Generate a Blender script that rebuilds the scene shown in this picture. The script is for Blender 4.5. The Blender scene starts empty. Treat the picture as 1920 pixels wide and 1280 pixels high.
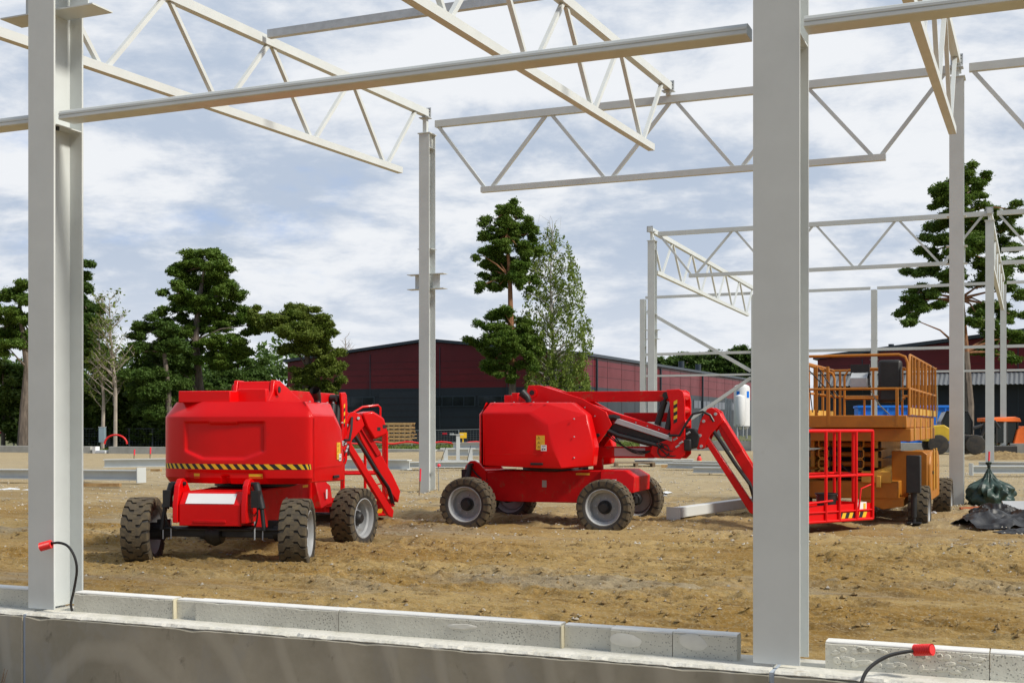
import bpy, bmesh, math, random
import numpy as np
from mathutils import Vector, Matrix
random.seed(7); np.random.seed(7)
scene = bpy.context.scene
R = math.radians

# ------------------------------------------------------------------ camera
cam_d = bpy.data.cameras.new('camera'); cam = bpy.data.objects.new('camera', cam_d)
scene.collection.objects.link(cam)
F = 2320.0; YH = 796.0; CH = 1.87                    # focal length in photo px, horizon row, eye height
cam.location = (0, 0, CH); cam.rotation_euler = (R(90), 0, 0)
cam_d.sensor_width = 36; cam_d.lens = 36 * F / 1920; cam_d.shift_y = (YH - 640) / 1920
cam_d.clip_start = .1; cam_d.clip_end = 3000
scene.camera = cam

# ------------------------------------------------------------------ light
SUN_AZ = math.atan2(.88, -.475); SUN_EL = R(42)
sd = Vector((math.sin(SUN_AZ) * math.cos(SUN_EL), math.cos(SUN_AZ) * math.cos(SUN_EL), math.sin(SUN_EL)))
sl = bpy.data.lights.new('sun', 'SUN'); sl.energy = 3.7; sl.angle = R(9); sl.color = (1, .94, .83)
so = bpy.data.objects.new('sun', sl); scene.collection.objects.link(so)
so.rotation_euler = sd.to_track_quat('Z', 'Y').to_euler()
world = bpy.data.worlds.new('World'); scene.world = world; world.use_nodes = True
nt = world.node_tree; nt.nodes.clear()
def nd(t, **k):
    n = nt.nodes.new(t)
    for a, b in k.items():
        if a in n.inputs: n.inputs[a].default_value = b
        else: setattr(n, a, b)
    return n
def lk(a, b): nt.links.new(a, b)
sky = nd('ShaderNodeTexSky', sky_type='NISHITA', sun_disc=False, sun_elevation=SUN_EL, sun_rotation=SUN_AZ)
tc = nd('ShaderNodeTexCoord'); sx = nd('ShaderNodeSeparateXYZ'); lk(tc.outputs['Generated'], sx.inputs[0])
def m(op, a, b=None, c=None, clamp=False):
    n = nd('ShaderNodeMath', operation=op); n.use_clamp = clamp
    for i, v in enumerate((a, b, c)):
        if v is None: continue
        if isinstance(v, (int, float)): n.inputs[i].default_value = v
        else: lk(v, n.inputs[i])
    return n.outputs[0]
zz = m('ADD', m('MAXIMUM', sx.outputs[2], 0.0), .25)
cx = nd('ShaderNodeCombineXYZ'); lk(m('DIVIDE', sx.outputs[0], zz), cx.inputs[0]); lk(m('DIVIDE', sx.outputs[1], zz), cx.inputs[1])
def noise(scale, det, rough, off, sy=1.0):
    mp = nd('ShaderNodeMapping'); lk(cx.outputs[0], mp.inputs[0]); mp.inputs[1].default_value = off; mp.inputs[3].default_value = (1, sy, 1)
    n = nd('ShaderNodeTexNoise'); lk(mp.outputs[0], n.inputs[0]); n.inputs['Scale'].default_value = scale
    n.inputs['Detail'].default_value = det; n.inputs['Roughness'].default_value = rough
    n.inputs['Distortion'].default_value = .15
    return n.outputs[0]
def mr(v, a, b, c=0, d=1):
    n = nd('ShaderNodeMapRange', interpolation_type='SMOOTHSTEP'); lk(v, n.inputs[0])
    for i, q in enumerate((a, b, c, d)): n.inputs[i + 1].default_value = q
    return n.outputs[0]
n1 = noise(1.6, 8, .58, (3.1, 1.7, 0), 1.0); n2 = noise(2.8, 10, .62, (7.4, -2.2, 0), 1.1)
# more blue showing in the high left part of the sky
leftness = mr(sx.outputs[0], -.42, .0, .09, 0.0)
cover = mr(m('SUBTRACT', n1, leftness), .22, .38)
shade = mr(n2, .38, .60)
wh = nd('ShaderNodeMix', data_type='RGBA'); lk(shade, wh.inputs['Factor'])
wh.inputs['A'].default_value = (4.2, 4.9, 6.0, 1); wh.inputs['B'].default_value = (7.4, 7.6, 7.9, 1)
bl = nd('ShaderNodeMix', data_type='RGBA'); bl.inputs['Factor'].default_value = .8
lk(sky.outputs[0], bl.inputs['A']); bl.inputs['B'].default_value = (3.1, 4.4, 7.2, 1)
mx = nd('ShaderNodeMix', data_type='RGBA'); lk(cover, mx.inputs['Factor'])
lk(bl.outputs['Result'], mx.inputs['A']); lk(wh.outputs['Result'], mx.inputs['B'])
hz = nd('ShaderNodeMix', data_type='RGBA'); lk(mr(sx.outputs[2], .0, .16, .75, 0), hz.inputs['Factor'])
lk(mx.outputs['Result'], hz.inputs['A']); hz.inputs['B'].default_value = (6.9, 7.2, 7.7, 1)
bg = nd('ShaderNodeBackground'); bg.inputs[1].default_value = .105
sc_ = nd('ShaderNodeMix', data_type='RGBA', blend_type='MULTIPLY'); sc_.inputs['Factor'].default_value = 1.0; lk(hz.outputs['Result'], sc_.inputs['A'])   # unseen sky behind the viewer dimmed and blued, added to darken the front faces
back_ = nd('ShaderNodeMix', data_type='RGBA'); lk(mr(sx.outputs[1], -.5, .35, 0, 1.0), back_.inputs['Factor']); back_.inputs['A'].default_value = (.50, .56, .64, 1); back_.inputs['B'].default_value = (1, 1, 1, 1); lk(back_.outputs['Result'], sc_.inputs['B']); lk(sc_.outputs['Result'], bg.inputs[0])
wo = nd('ShaderNodeOutputWorld'); lk(bg.outputs[0], wo.inputs[0])
vs = scene.view_settings; vs.view_transform = 'Standard'; vs.look = 'None'; vs.exposure = 0.17; vs.gamma = 1; vs.use_curve_mapping = False

# ------------------------------------------------------------------ building grid: s to the right, t away, along the hall
TH = R(23); CT, SN = math.cos(TH), math.sin(TH); OX, OY = -3.725, 10.07
def W(s, t, z=0.0): return Vector((OX + s * CT + t * SN, OY - s * SN + t * CT, z))
def ST(X, Y): dx, dy = X - OX, Y - OY; return dx * CT - dy * SN, dx * SN + dy * CT
def sm(x, a, b): x = min(1, max(0, (x - a) / (b - a))); return x * x * (3 - 2 * x)
def G(X, Y):
    s, t = ST(X, Y)
    if t < .1: return -.42
    return .0115 * min(t, 45) * sm(s, -45, -10)
def gp(x, y):                                        # ground point seen at photo pixel x, y
    z = 0.1
    for _ in range(12):
        Y = (CH - z) * F / (y - YH); X = (x - 960) / F * Y; z = G(X, Y)
    return Vector((X, Y, z))
def at(x, y, Y): return Vector(((x - 960) / F * Y, Y, CH + (YH - y) / F * Y))

# ------------------------------------------------------------------ materials
def mat(name, col, rough=.6, metal=0, var=.0, vscale=3.0, bump=0.0, bscale=40.0, col2=None, coat=0.0, dirt=None, stretch=None, spec=None):
    M = bpy.data.materials.new(name); M.use_nodes = True; t = M.node_tree
    b = t.nodes['Principled BSDF']; b.inputs['Roughness'].default_value = rough; b.inputs['Metallic'].default_value = metal
    b.inputs['Base Color'].default_value = (*col, 1); b.inputs['Coat Weight'].default_value = coat; b.inputs['Coat Roughness'].default_value = .12
    tcn = t.nodes.new('ShaderNodeTexCoord'); co = tcn.outputs['Object']
    if stretch:
        mp = t.nodes.new('ShaderNodeMapping'); mp.inputs[3].default_value = stretch; t.links.new(co, mp.inputs[0]); co = mp.outputs[0]
    if var > 0 or col2:
        n = t.nodes.new('ShaderNodeTexNoise'); n.inputs['Scale'].default_value = vscale; n.inputs['Detail'].default_value = 7; n.inputs['Roughness'].default_value = .62
        t.links.new(co, n.inputs[0])
        r = t.nodes.new('ShaderNodeMapRange'); r.inputs[1].default_value = .36; r.inputs[2].default_value = .64
        t.links.new(n.outputs[0], r.inputs[0])
        x = t.nodes.new('ShaderNodeMix'); x.data_type = 'RGBA'; t.links.new(r.outputs[0], x.inputs['Factor'])
        c2 = col2 or tuple(c * (1 - var) for c in col); c1 = col if col2 else tuple(min(1, c * (1 + var)) for c in col)
        x.inputs['A'].default_value = (*c1, 1); x.inputs['B'].default_value = (*c2, 1)
        out = x.outputs['Result']
        if dirt:
            n2 = t.nodes.new('ShaderNodeTexNoise'); n2.inputs['Scale'].default_value = dirt[2]; n2.inputs['Detail'].default_value = 9; n2.inputs['Roughness'].default_value = .7
            t.links.new(co, n2.inputs[0]); r2 = t.nodes.new('ShaderNodeMapRange'); r2.inputs[1].default_value = dirt[3]; r2.inputs[2].default_value = dirt[3] + .12; r2.inputs[4].default_value = dirt[1]
            t.links.new(n2.outputs[0], r2.inputs[0])
            x2 = t.nodes.new('ShaderNodeMix'); x2.data_type = 'RGBA'; t.links.new(r2.outputs[0], x2.inputs['Factor']); t.links.new(out, x2.inputs['A']); x2.inputs['B'].default_value = (*dirt[0], 1)
            out = x2.outputs['Result']
        t.links.new(out, b.inputs['Base Color'])
        rr = t.nodes.new('ShaderNodeMapRange'); rr.inputs[3].default_value = rough * .85; rr.inputs[4].default_value = min(1, rough * 1.2)
        t.links.new(n.outputs[0], rr.inputs[0]); t.links.new(rr.outputs[0], b.inputs['Roughness'])
    if bump:
        n3 = t.nodes.new('ShaderNodeTexNoise'); n3.inputs['Scale'].default_value = bscale; n3.inputs['Detail'].default_value = 6; t.links.new(co, n3.inputs[0])
        bp = t.nodes.new('ShaderNodeBump'); bp.inputs['Strength'].default_value = bump; bp.inputs['Distance'].default_value = .02
        t.links.new(n3.outputs[0], bp.inputs['Height']); t.links.new(bp.outputs[0], b.inputs['Normal'])
    if spec is not None: b.inputs['Specular IOR Level'].default_value = spec
    return M
DUST = (.33, .25, .15)
M_STEEL = mat('cream_steel_paint', (.60, .63, .625), .42, var=.04, vscale=2.2, dirt=((.42, .38, .30), .45, 7, .66))
M_STEELG = mat('galvanised_steel', (.52, .54, .55), .38, .3, var=.10, vscale=5, dirt=((.25, .25, .25), .6, 6, .60))
M_BOLT = mat('dark_bolt', (.03, .03, .03), .5)
M_RED = mat('red_gloss_paint', (.70, .001, .002), .38, var=.04, vscale=1.5, coat=.12, dirt=((.50, .01, .01), .30, 5, .60), spec=.28)
M_REDD = mat('red_steel_paint', (.58, .002, .004), .5, spec=.25, var=.08, vscale=4, dirt=((.26, .10, .05), .55, 6, .56))
M_BLACK = mat('black_rubber_plastic', (.016, .016, .017), .5, var=.2, vscale=8)
M_TYRE = mat('dusty_tyre_rubber', (.065, .052, .036), .85, col2=(.13, .10, .058), vscale=9, bump=.25, bscale=60)
M_TYREW = mat('tyre_sidewall', (.020, .020, .021), .65, col2=(.05, .042, .032), vscale=6)
M_RIM = mat('grey_rim_paint', (.36, .37, .38), .5, var=.10, vscale=5, dirt=((.22, .17, .11), .5, 7, .56))
M_YEL = mat('hazard_yellow', (.80, .50, .02), .5)
M_STKR = mat('yellow_sticker', (.80, .47, .04), .5, var=.15, vscale=30)
M_WHT = mat('white_label', (.78, .78, .78), .5, var=.03)
M_GREY = mat('light_grey_panel', (.42, .44, .46), .45, var=.08, vscale=5)
M_ORG = mat('ochre_lift_paint', (.42, .155, .010), .48, var=.12, vscale=3, dirt=((.28, .14, .04), .6, 6, .58))
M_ORGY = mat('yellow_arm_paint', (.58, .33, .05), .5, var=.12, vscale=4, dirt=((.25, .15, .06), .6, 6, .58))
M_CONC = mat('foundation_concrete', (.34, .34, .32), .85, col2=(.22, .22, .20), vscale=1.3, bump=.25, bscale=30, dirt=((.16, .15, .12), .6, 3.0, .57), stretch=(1, 1, .45))
M_FOAM = mat('blue_grey_foam_strip', (.42, .48, .56), .8, var=.06)
M_SOIL = mat('dark_soil', (.10, .07, .045), .95, col2=(.055, .038, .022), vscale=14, bump=.8, bscale=40)
M_BARK = mat('grey_brown_bark', (.20, .16, .13), .9, col2=(.10, .08, .065), vscale=6, bump=.5, bscale=20, stretch=(1, 1, .25))
M_BARKO = mat('orange_pine_bark', (.36, .17, .08), .9, col2=(.20, .10, .055), vscale=5, bump=.4, bscale=20, stretch=(1, 1, .3))
M_BIRCH = mat('white_birch_bark', (.62, .60, .55), .8, col2=(.22, .20, .18), vscale=3, stretch=(1, 1, .6))
M_TWIG = mat('bare_twig', (.36, .31, .26), .9, var=.2)
M_BLUE = mat('blue_skip_paint', (.01, .20, .80), .45, var=.08, vscale=2)
M_WOOD = mat('sawn_timber', (.52, .34, .15), .8, col2=(.34, .20, .08), vscale=6, bump=.3)
M_WOODG = mat('weathered_pallet_wood', (.30, .22, .14), .85, col2=(.18, .13, .08), vscale=7)
M_GLASS = mat('dark_window_glass', (.02, .025, .03), .08, var=.3, vscale=.8)
M_TARP = mat('black_tarpaulin', (.018, .019, .022), .5, var=.3, vscale=4, bump=.3, bscale=18)
M_BAG = mat('dark_green_sack', (.012, .035, .029), .45, col2=(.022, .055, .045), vscale=5, bump=.3, bscale=22)
M_LOWW = mat('pale_low_wall_concrete', (.46, .46, .43), .85, col2=(.36, .36, .33), vscale=1.5)
M_HIVIS = mat('neon_red_marker', (.85, .03, .06), .5)
M_CABLE = mat('black_cable_rubber', (.012, .012, .013), .45)
M_REDC = mat('red_ribbed_cap', (.72, .02, .02), .4)
M_TANK = mat('white_tank_paint', (.78, .79, .80), .4, var=.03)
M_FENCE = mat('galvanised_fence', (.30, .32, .33), .5, .3)
M_PAPER = mat('plastic_scrap', (.62, .65, .68), .5, var=.1)
M_EXO = mat('bright_orange_paint', (.85, .16, .02), .45, var=.05)
M_DYEL = mat('dumper_yellow_paint', (.62, .42, .03), .5, var=.08)
M_AMBER = mat('amber_lens', (.8, .25, .01), .3)
M_CAB = mat('dark_cab_glass', (.010, .016, .018), .15)

def foliage(name, c1, c2, sc=1.2):
    M = bpy.data.materials.new(name); M.use_nodes = True; t = M.node_tree; b = t.nodes['Principled BSDF']
    b.inputs['Roughness'].default_value = .6; b.inputs['Specular IOR Level'].default_value = .25
    tcn = t.nodes.new('ShaderNodeTexCoord'); n = t.nodes.new('ShaderNodeTexNoise'); n.inputs['Scale'].default_value = sc; n.inputs['Detail'].default_value = 5; n.inputs['Roughness'].default_value = .7
    t.links.new(tcn.outputs['Object'], n.inputs[0])
    r = t.nodes.new('ShaderNodeMapRange'); r.inputs[1].default_value = .35; r.inputs[2].default_value = .65; t.links.new(n.outputs[0], r.inputs[0])
    x = t.nodes.new('ShaderNodeMix'); x.data_type = 'RGBA'; t.links.new(r.outputs[0], x.inputs['Factor']); x.inputs['A'].default_value = (*c1, 1); x.inputs['B'].default_value = (*c2, 1)
    t.links.new(x.outputs['Result'], b.inputs['Base Color'])
    tr = t.nodes.new('ShaderNodeBsdfTranslucent'); t.links.new(x.outputs['Result'], tr.inputs[0])
    ms = t.nodes.new('ShaderNodeMixShader'); ms.inputs[0].default_value = .3; out = t.nodes['Material Output']
    t.links.new(b.outputs[0], ms.inputs[1]); t.links.new(tr.outputs[0], ms.inputs[2]); t.links.new(ms.outputs[0], out.inputs[0])
    return M
M_PINE = foliage('pine_needles', (.075, .15, .02), (.15, .225, .035))
M_PINED = foliage('dark_conifer_needles', (.055, .115, .02), (.10, .16, .03))
M_PINEY = foliage('mossy_pine_needles', (.10, .155, .02), (.17, .21, .035))
M_LEAF = foliage('broadleaf_green', (.06, .11, .02), (.12, .17, .03))
M_BLEAF = foliage('birch_leaves', (.12, .19, .03), (.20, .25, .045), 2)
M_GRASS = foliage('verge_grass', (.10, .16, .03), (.17, .20, .05), 3)

# ------------------------------------------------------------------ mesh builder
MROOT = {}
def sharp(me, ang):
    try: me.set_sharp_from_angle(angle=R(ang))
    except Exception: pass
class MB:
    def __init__(s): s.v = []; s.f = []
    def add(s, vs, fs):
        o = len(s.v); s.v += [Vector(v) for v in vs]; s.f += [tuple(i + o for i in f) for f in fs]; return s
    def ab(s, a, b):
        x0, y0, z0 = a; x1, y1, z1 = b
        return s.add([(x0, y0, z0), (x1, y0, z0), (x1, y1, z0), (x0, y1, z0), (x0, y0, z1), (x1, y0, z1), (x1, y1, z1), (x0, y1, z1)],
                     [(0, 3, 2, 1), (4, 5, 6, 7), (0, 1, 5, 4), (1, 2, 6, 5), (2, 3, 7, 6), (3, 0, 4, 7)])
    def stb(s, s0, s1, t0, t1, z0, z1):              # box in the hall grid
        q = [W(s0, t0, z0), W(s1, t0, z0), W(s1, t1, z0), W(s0, t1, z0), W(s0, t0, z1), W(s1, t0, z1), W(s1, t1, z1), W(s0, t1, z1)]
        return s.add(q, [(0, 3, 2, 1), (4, 5, 6, 7), (0, 1, 5, 4), (1, 2, 6, 5), (2, 3, 7, 6), (3, 0, 4, 7)])
    def bar(s, p0, p1, w, h, up=(0, 0, 1)):
        p0, p1 = Vector(p0), Vector(p1); d = (p1 - p0).normalized(); u = Vector(up)
        r = d.cross(u)
        if r.length < 1e-4: r = d.cross(Vector((0, 1, 0)))
        r.normalize(); u = r.cross(d); q = []
        for p in (p0, p1):
            for a, b in ((-1, -1), (1, -1), (1, 1), (-1, 1)): q.append(p + r * a * w / 2 + u * b * h / 2)
        return s.add(q, [(0, 1, 2, 3), (7, 6, 5, 4), (0, 4, 5, 1), (1, 5, 6, 2), (2, 6, 7, 3), (3, 7, 4, 0)])
    def tube(s, pts, r, n=8, cap=True):
        pts = [Vector(p) for p in pts]; k = len(pts); rr = r if isinstance(r, (list, tuple)) else [r] * k
        o = len(s.v); prev = None
        for i, p in enumerate(pts):
            d = (pts[min(i + 1, k - 1)] - pts[max(i - 1, 0)]).normalized()
            a = prev if prev is not None else (Vector((0, 0, 1)) if abs(d.z) < .9 else Vector((0, 1, 0)))
            x = (a - d * a.dot(d)).normalized(); prev = x; y = d.cross(x)
            for j in range(n):
                t = 2 * math.pi * j / n; s.v.append(p + (x * math.cos(t) + y * math.sin(t)) * rr[i])
        for i in range(k - 1):
            for j in range(n):
                a = o + i * n + j; b = o + i * n + (j + 1) % n; s.f.append((a, b, b + n, a + n))
        if cap: s.f.append(tuple(o + j for j in range(n))[::-1]); s.f.append(tuple(o + (k - 1) * n + j for j in range(n)))
        return s
    def cyl(s, a, b, r, n=16): return s.tube([a, b], r, n)
    def prism(s, poly, y0, y1):                      # polygon in x-z, extruded along y
        n = len(poly); q = [(x, y0, z) for x, z in poly] + [(x, y1, z) for x, z in poly]
        return s.add(q, [tuple(range(n)), tuple(range(2 * n - 1, n - 1, -1))] + [(i, i + n, (i + 1) % n + n, (i + 1) % n) for i in range(n)])
    def hull(s, pts):
        bm = bmesh.new()
        for p in pts: bm.verts.new(p)
        r = bmesh.ops.convex_hull(bm, input=bm.verts); bmesh.ops.delete(bm, geom=list({g for g in r['geom_interior'] + r['geom_unused'] if isinstance(g, bmesh.types.BMVert)}), context='VERTS')
        bmesh.ops.dissolve_limit(bm, angle_limit=R(2), verts=bm.verts, edges=bm.edges)
        bm.verts.index_update(); s.add([v.co for v in bm.verts], [tuple(v.index for v in f.verts) for f in bm.faces]); bm.free(); return s
    def lathe(s, prof, n=32, c=(0, 0, 0), axis='y'): # prof: (radius, along axis)
        o = len(s.v); c = Vector(c)
        for r, h in prof:
            for j in range(n):
                t = 2 * math.pi * j / n
                s.v.append(c + (Vector((r * math.cos(t), h, r * math.sin(t))) if axis == 'y' else Vector((r * math.cos(t), r * math.sin(t), h))))
        for i in range(len(prof) - 1):
            for j in range(n):
                a = o + i * n + j; b = o + i * n + (j + 1) % n; s.f.append((a, b, b + n, a + n))
        return s
    def mesh(s, name, m_, smooth=False, ang=35):
        me = bpy.data.meshes.new(name); me.from_pydata([tuple(v) for v in s.v], [], s.f); me.update()
        bm = bmesh.new(); bm.from_mesh(me); bmesh.ops.recalc_face_normals(bm, faces=bm.faces); bm.to_mesh(me); bm.free()
        if smooth:
            me.polygons.foreach_set('use_smooth', [True] * len(me.polygons)); sharp(me, ang)
        me.materials.append(m_); return me
    def build(s, name, m_, parent=None, smooth=False, bevel=0, world=False, ang=35, label=None):
        if world and parent is not None:
            inv = MROOT[parent.name].inverted(); s.v = [inv @ v for v in s.v]
        me = s.mesh(name, m_, smooth or bevel > 0, ang); o = bpy.data.objects.new(name, me); scene.collection.objects.link(o)
        if parent is not None:
            o.parent = parent; MROOT[o.name] = MROOT[parent.name]
        if bevel:
            b = o.modifiers.new('bevel', 'BEVEL'); b.width = bevel; b.segments = 2; b.limit_method = 'ANGLE'; b.angle_limit = R(28)
        if label: o['label'] = label
        return o
def thing(name, label, cat, loc=(0, 0, 0), rz=0, group=None):
    o = bpy.data.objects.new(name, None); scene.collection.objects.link(o); o.empty_display_size = .3
    o.location = loc; o.rotation_euler = (0, 0, rz); o['label'] = label; o['category'] = cat
    if group: o['group'] = group
    MROOT[o.name] = Matrix.Translation(loc) @ Matrix.Rotation(rz, 4, 'Z'); return o
def solo(mb, name, label, cat, m_, loc=None, group=None, **k):      # a thing that is one mesh, placed at its base
    if loc is not None:
        loc = Vector(loc); mb.v = [v - loc for v in mb.v]
    o = mb.build(name, m_, **k)
    if loc is not None: o.location = loc
    o['label'] = label; o['category'] = cat
    if group: o['group'] = group
    return o
def place_mesh(name, me, parent, loc=(0, 0, 0), rot=(0, 0, 0)):
    o = bpy.data.objects.new(name, me); scene.collection.objects.link(o); o.parent = parent; o.location = loc; o.rotation_euler = rot; return o
def stuff(o, label=None, kind='stuff'):
    o['kind'] = kind
    if label: o['label'] = label
def qmesh(name, V, m_):                              # V: (n, k, 3) loose polygons
    n, k = V.shape[0], V.shape[1]; me = bpy.data.meshes.new(name)
    me.vertices.add(n * k); me.vertices.foreach_set('co', V.reshape(-1).astype(np.float32))
    me.loops.add(n * k); me.loops.foreach_set('vertex_index', np.arange(n * k, dtype=np.int32))
    me.polygons.add(n); me.polygons.foreach_set('loop_start', np.arange(0, n * k, k, dtype=np.int32)); me.polygons.foreach_set('loop_total', np.full(n, k, dtype=np.int32))
    me.update(calc_edges=True); me.materials.append(m_); return me

# ------------------------------------------------------------------ ground
def vnoise(x, y, seed):
    xi = np.floor(x).astype(np.int64); yi = np.floor(y).astype(np.int64); fx = x - xi; fy = y - yi
    fx = fx * fx * (3 - 2 * fx); fy = fy * fy * (3 - 2 * fy)
    def h(a, b):
        n = (a * 374761393 + b * 668265263 + seed * 974634777) & 0x7fffffff
        n = ((n ^ (n >> 13)) * 1274126177) & 0x7fffffff
        return ((n ^ (n >> 16)) & 0xffff) / 65535.0
    return (h(xi, yi) * (1 - fx) + h(xi + 1, yi) * fx) * (1 - fy) + (h(xi, yi + 1) * (1 - fx) + h(xi + 1, yi + 1) * fx) * fy
def fbm(x, y, seed, o=4):
    r = 0; a = 1; tot = 0
    for i in range(o): r = r + a * vnoise(x * 2 ** i, y * 2 ** i, seed + i * 17); tot += a; a *= .55
    return r / tot - .5
def ss(x, a, b): x = np.clip((x - a) / (b - a), 0, 1); return x * x * (3 - 2 * x)
def axis(lo, hi, d, far_lo, far_hi, g=1.18):
    a = list(np.arange(lo, hi, d)); step = d; x = lo; left = []
    while x > far_lo: step *= g; x -= step; left.append(x)
    step = d; x = a[-1]
    while x < far_hi: step *= g; x += step; a.append(x)
    return np.array(left[::-1] + a)
sa = axis(-7, 9.5, .024, -900, 900, 1.10); ta = axis(.16, 9.0, .019, .15, 1300, 1.05); ta = np.concatenate([[-500, -60, -8, -2, -.6, .05, .12], ta[ta > .14]])
S, T = np.meshgrid(sa, ta, indexing='ij')
Z = .0115 * np.minimum(T, 45) * ss(S, -45, -10)
near = ss(T, 28, 10) if False else 1 - ss(T, 10, 45)
# ruts and churned ridges run roughly along the front wall
u = S + .6 * np.sin(T * .35); v = T + .10 * np.sin(S * .7) + .05 * S
clod = np.abs(fbm(u * 2.2, v * 5.5, 3, 5)) * 2
band = ss(fbm(u * .35, v * 1.6, 11, 3), -.10, .16)
Z += near * ((fbm(S * .35, T * .9, 5, 3)) * .07 + (.07 - clod * .14) * band * .95 + fbm(S * 3.2, T * 15, 21, 5) * .055 * (.35 + band) + np.clip(fbm(S * 5.5, T * 19, 61, 5) - .06, 0, 1) * .085 * (.25 + band) - np.clip(fbm(S * 1.6, T * 9, 71, 4) - .10, 0, 1) * .26)
# tyre tread prints in the ruts
rut = np.exp(-((np.mod(v, 1.9) - .95) / .23) ** 2)
ridg = 1 - np.abs(fbm(S * .9 + .3 * np.sin(T * 3), v * 6.5, 81, 4)) * 2
Z += near * (1 - ss(T, 14, 24)) * (np.clip(ridg - .55, 0, 1) ** 1.5) * .11 * (.3 + ss(fbm(S * .5, T * 2, 91, 3), -.1, .15))
Z += near * rut * (-.05 + .022 * np.sign(np.sin(u * 17 + 4 * np.sin(v * 3))) * ss(fbm(u * .8, v * .5, 31, 2), -.05, .1))
Z = np.where(T < .14, -.42 + fbm(S * 2, T * 2, 41, 3) * .05, Z)
# gravel heap by the white beam
PX = OX + S * CT + T * SN; PY = OY - S * SN + T * CT
gh = gp(1345, 985); Z += .07 * np.exp(-(((PX - gh.x) / 1.1) ** 2 + ((PY - gh.y - .4) / 1.0) ** 2)) * (1 + fbm(S * 6, T * 6, 51, 3))
gh = gp(1700, 1045); Z += .10 * np.exp(-(((PX - gh.x) / 2.4) ** 2 + ((PY - gh.y) / .8) ** 2))
V = np.stack([PX, PY, Z], -1).reshape(-1, 3); ni, nj = S.shape
I = (np.arange(ni - 1)[:, None] * nj + np.arange(nj - 1)[None, :]).reshape(-1); Q = np.stack([I, I + nj, I + nj + 1, I + 1], 1)
me = bpy.data.meshes.new('ground'); me.vertices.add(len(V)); me.vertices.foreach_set('co', V.reshape(-1).astype(np.float32))
me.loops.add(Q.size); me.loops.foreach_set('vertex_index', Q.reshape(-1).astype(np.int32)); me.polygons.add(len(Q))
me.polygons.foreach_set('loop_start', np.arange(0, Q.size, 4, dtype=np.int32)); me.polygons.foreach_set('loop_total', np.full(len(Q), 4, dtype=np.int32)); me.update(calc_edges=True)
me.polygons.foreach_set('use_smooth', [True] * len(Q))
MG = bpy.data.materials.new('sandy_site_ground'); MG.use_nodes = True; t = MG.node_tree; L = t.links.new; bs = t.nodes['Principled BSDF']; bs.inputs['Roughness'].default_value = .95; bs.inputs['Specular IOR Level'].default_value = .2
co = t.nodes.new('ShaderNodeTexCoord').outputs['Object']
rot = t.nodes.new('ShaderNodeMapping'); rot.inputs[2].default_value = (0, 0, TH); L(co, rot.inputs[0])
def gn(sc, st_, det=8, ro=.62, dist=0):
    mp = t.nodes.new('ShaderNodeMapping'); mp.inputs[3].default_value = st_; L(rot.outputs[0], mp.inputs[0])
    n = t.nodes.new('ShaderNodeTexNoise'); n.inputs['Scale'].default_value = sc; n.inputs['Detail'].default_value = det; n.inputs['Roughness'].default_value = ro; n.inputs['Distortion'].default_value = dist; L(mp.outputs[0], n.inputs[0]); return n.outputs[0]
def gr(v_, a, b, c=0, d=1):
    n = t.nodes.new('ShaderNodeMapRange'); L(v_, n.inputs[0])
    for i, q in enumerate((a, b, c, d)): n.inputs[i + 1].default_value = q
    return n.outputs[0]
def gm(f, a, b, mode='MIX'):
    x = t.nodes.new('ShaderNodeMix'); x.data_type = 'RGBA'; x.blend_type = mode
    if isinstance(f, float): x.inputs['Factor'].default_value = f
    else: L(f, x.inputs['Factor'])
    for k, q in (('A', a), ('B', b)):
        if isinstance(q, tuple): x.inputs[k].default_value = (*q, 1)
        else: L(q, x.inputs[k])
    return x.outputs['Result']
c = gm(gr(gn(.55, (.45, 1.3, 1)), .40, .60), (.30, .18, .048), (.41, .285, .115))
c = gm(gr(gn(.35, (.3, 1.5, 1), 7, .6, .5), .55, .63, 0, .65), c, (.31, .275, .21))          # grey gravel drifts
xyz_ = t.nodes.new('ShaderNodeSeparateXYZ'); L(rot.outputs[0], xyz_.inputs[0])                  # compacted pale gravel farther in, churned sand by the wall
ad_ = t.nodes.new('ShaderNodeMath'); ad_.operation = 'MULTIPLY_ADD'; L(gn(.30, (.5, 1.6, 1), 6), ad_.inputs[0]); ad_.inputs[1].default_value = 26; L(xyz_.outputs[1], ad_.inputs[2])
c = gm(gr(ad_.outputs[0], 31, 44, 0, .7), c, (.43, .365, .245))
c = gm(gr(gn(3.2, (.5, 2.2, 1), 9, .7), .52, .66, 0, .75), c, (.15, .09, .033))               # dark brown streaks
c = gm(gr(gn(26, (1, 1.4, 1), 6, .7), .50, .62, 0, .55), c, (.42, .34, .20))                 # pale grit
c = gm(gr(gn(14, (1, 1.8, 1), 8, .75), .56, .66, 0, .6), c, (.09, .058, .026))
vo = t.nodes.new('ShaderNodeTexVoronoi'); vo.inputs['Scale'].default_value = 22; L(rot.outputs[0], vo.inputs[0])
c = gm(gr(vo.outputs[0], .10, .16, .5, 0), c, (.48, .45, .39))                                # pebbles
L(c, bs.inputs['Base Color'])
b1 = t.nodes.new('ShaderNodeBump'); b1.inputs['Strength'].default_value = .9; b1.inputs['Distance'].default_value = .05; L(gn(9, (.7, 1.4, 1), 10, .72), b1.inputs['Height'])
b2 = t.nodes.new('ShaderNodeBump'); b2.inputs['Strength'].default_value = .6; b2.inputs['Distance'].default_value = .02; L(gn(45, (1, 1, 1), 6, .7), b2.inputs['Height']); L(b1.outputs[0], b2.inputs['Normal']); L(b2.outputs[0], bs.inputs['Normal'])
me.materials.append(MG); go = bpy.data.objects.new('ground', me); scene.collection.objects.link(go); go['kind'] = 'structure'; go['label'] = 'rutted ochre sand and gravel of the building site'

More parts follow.
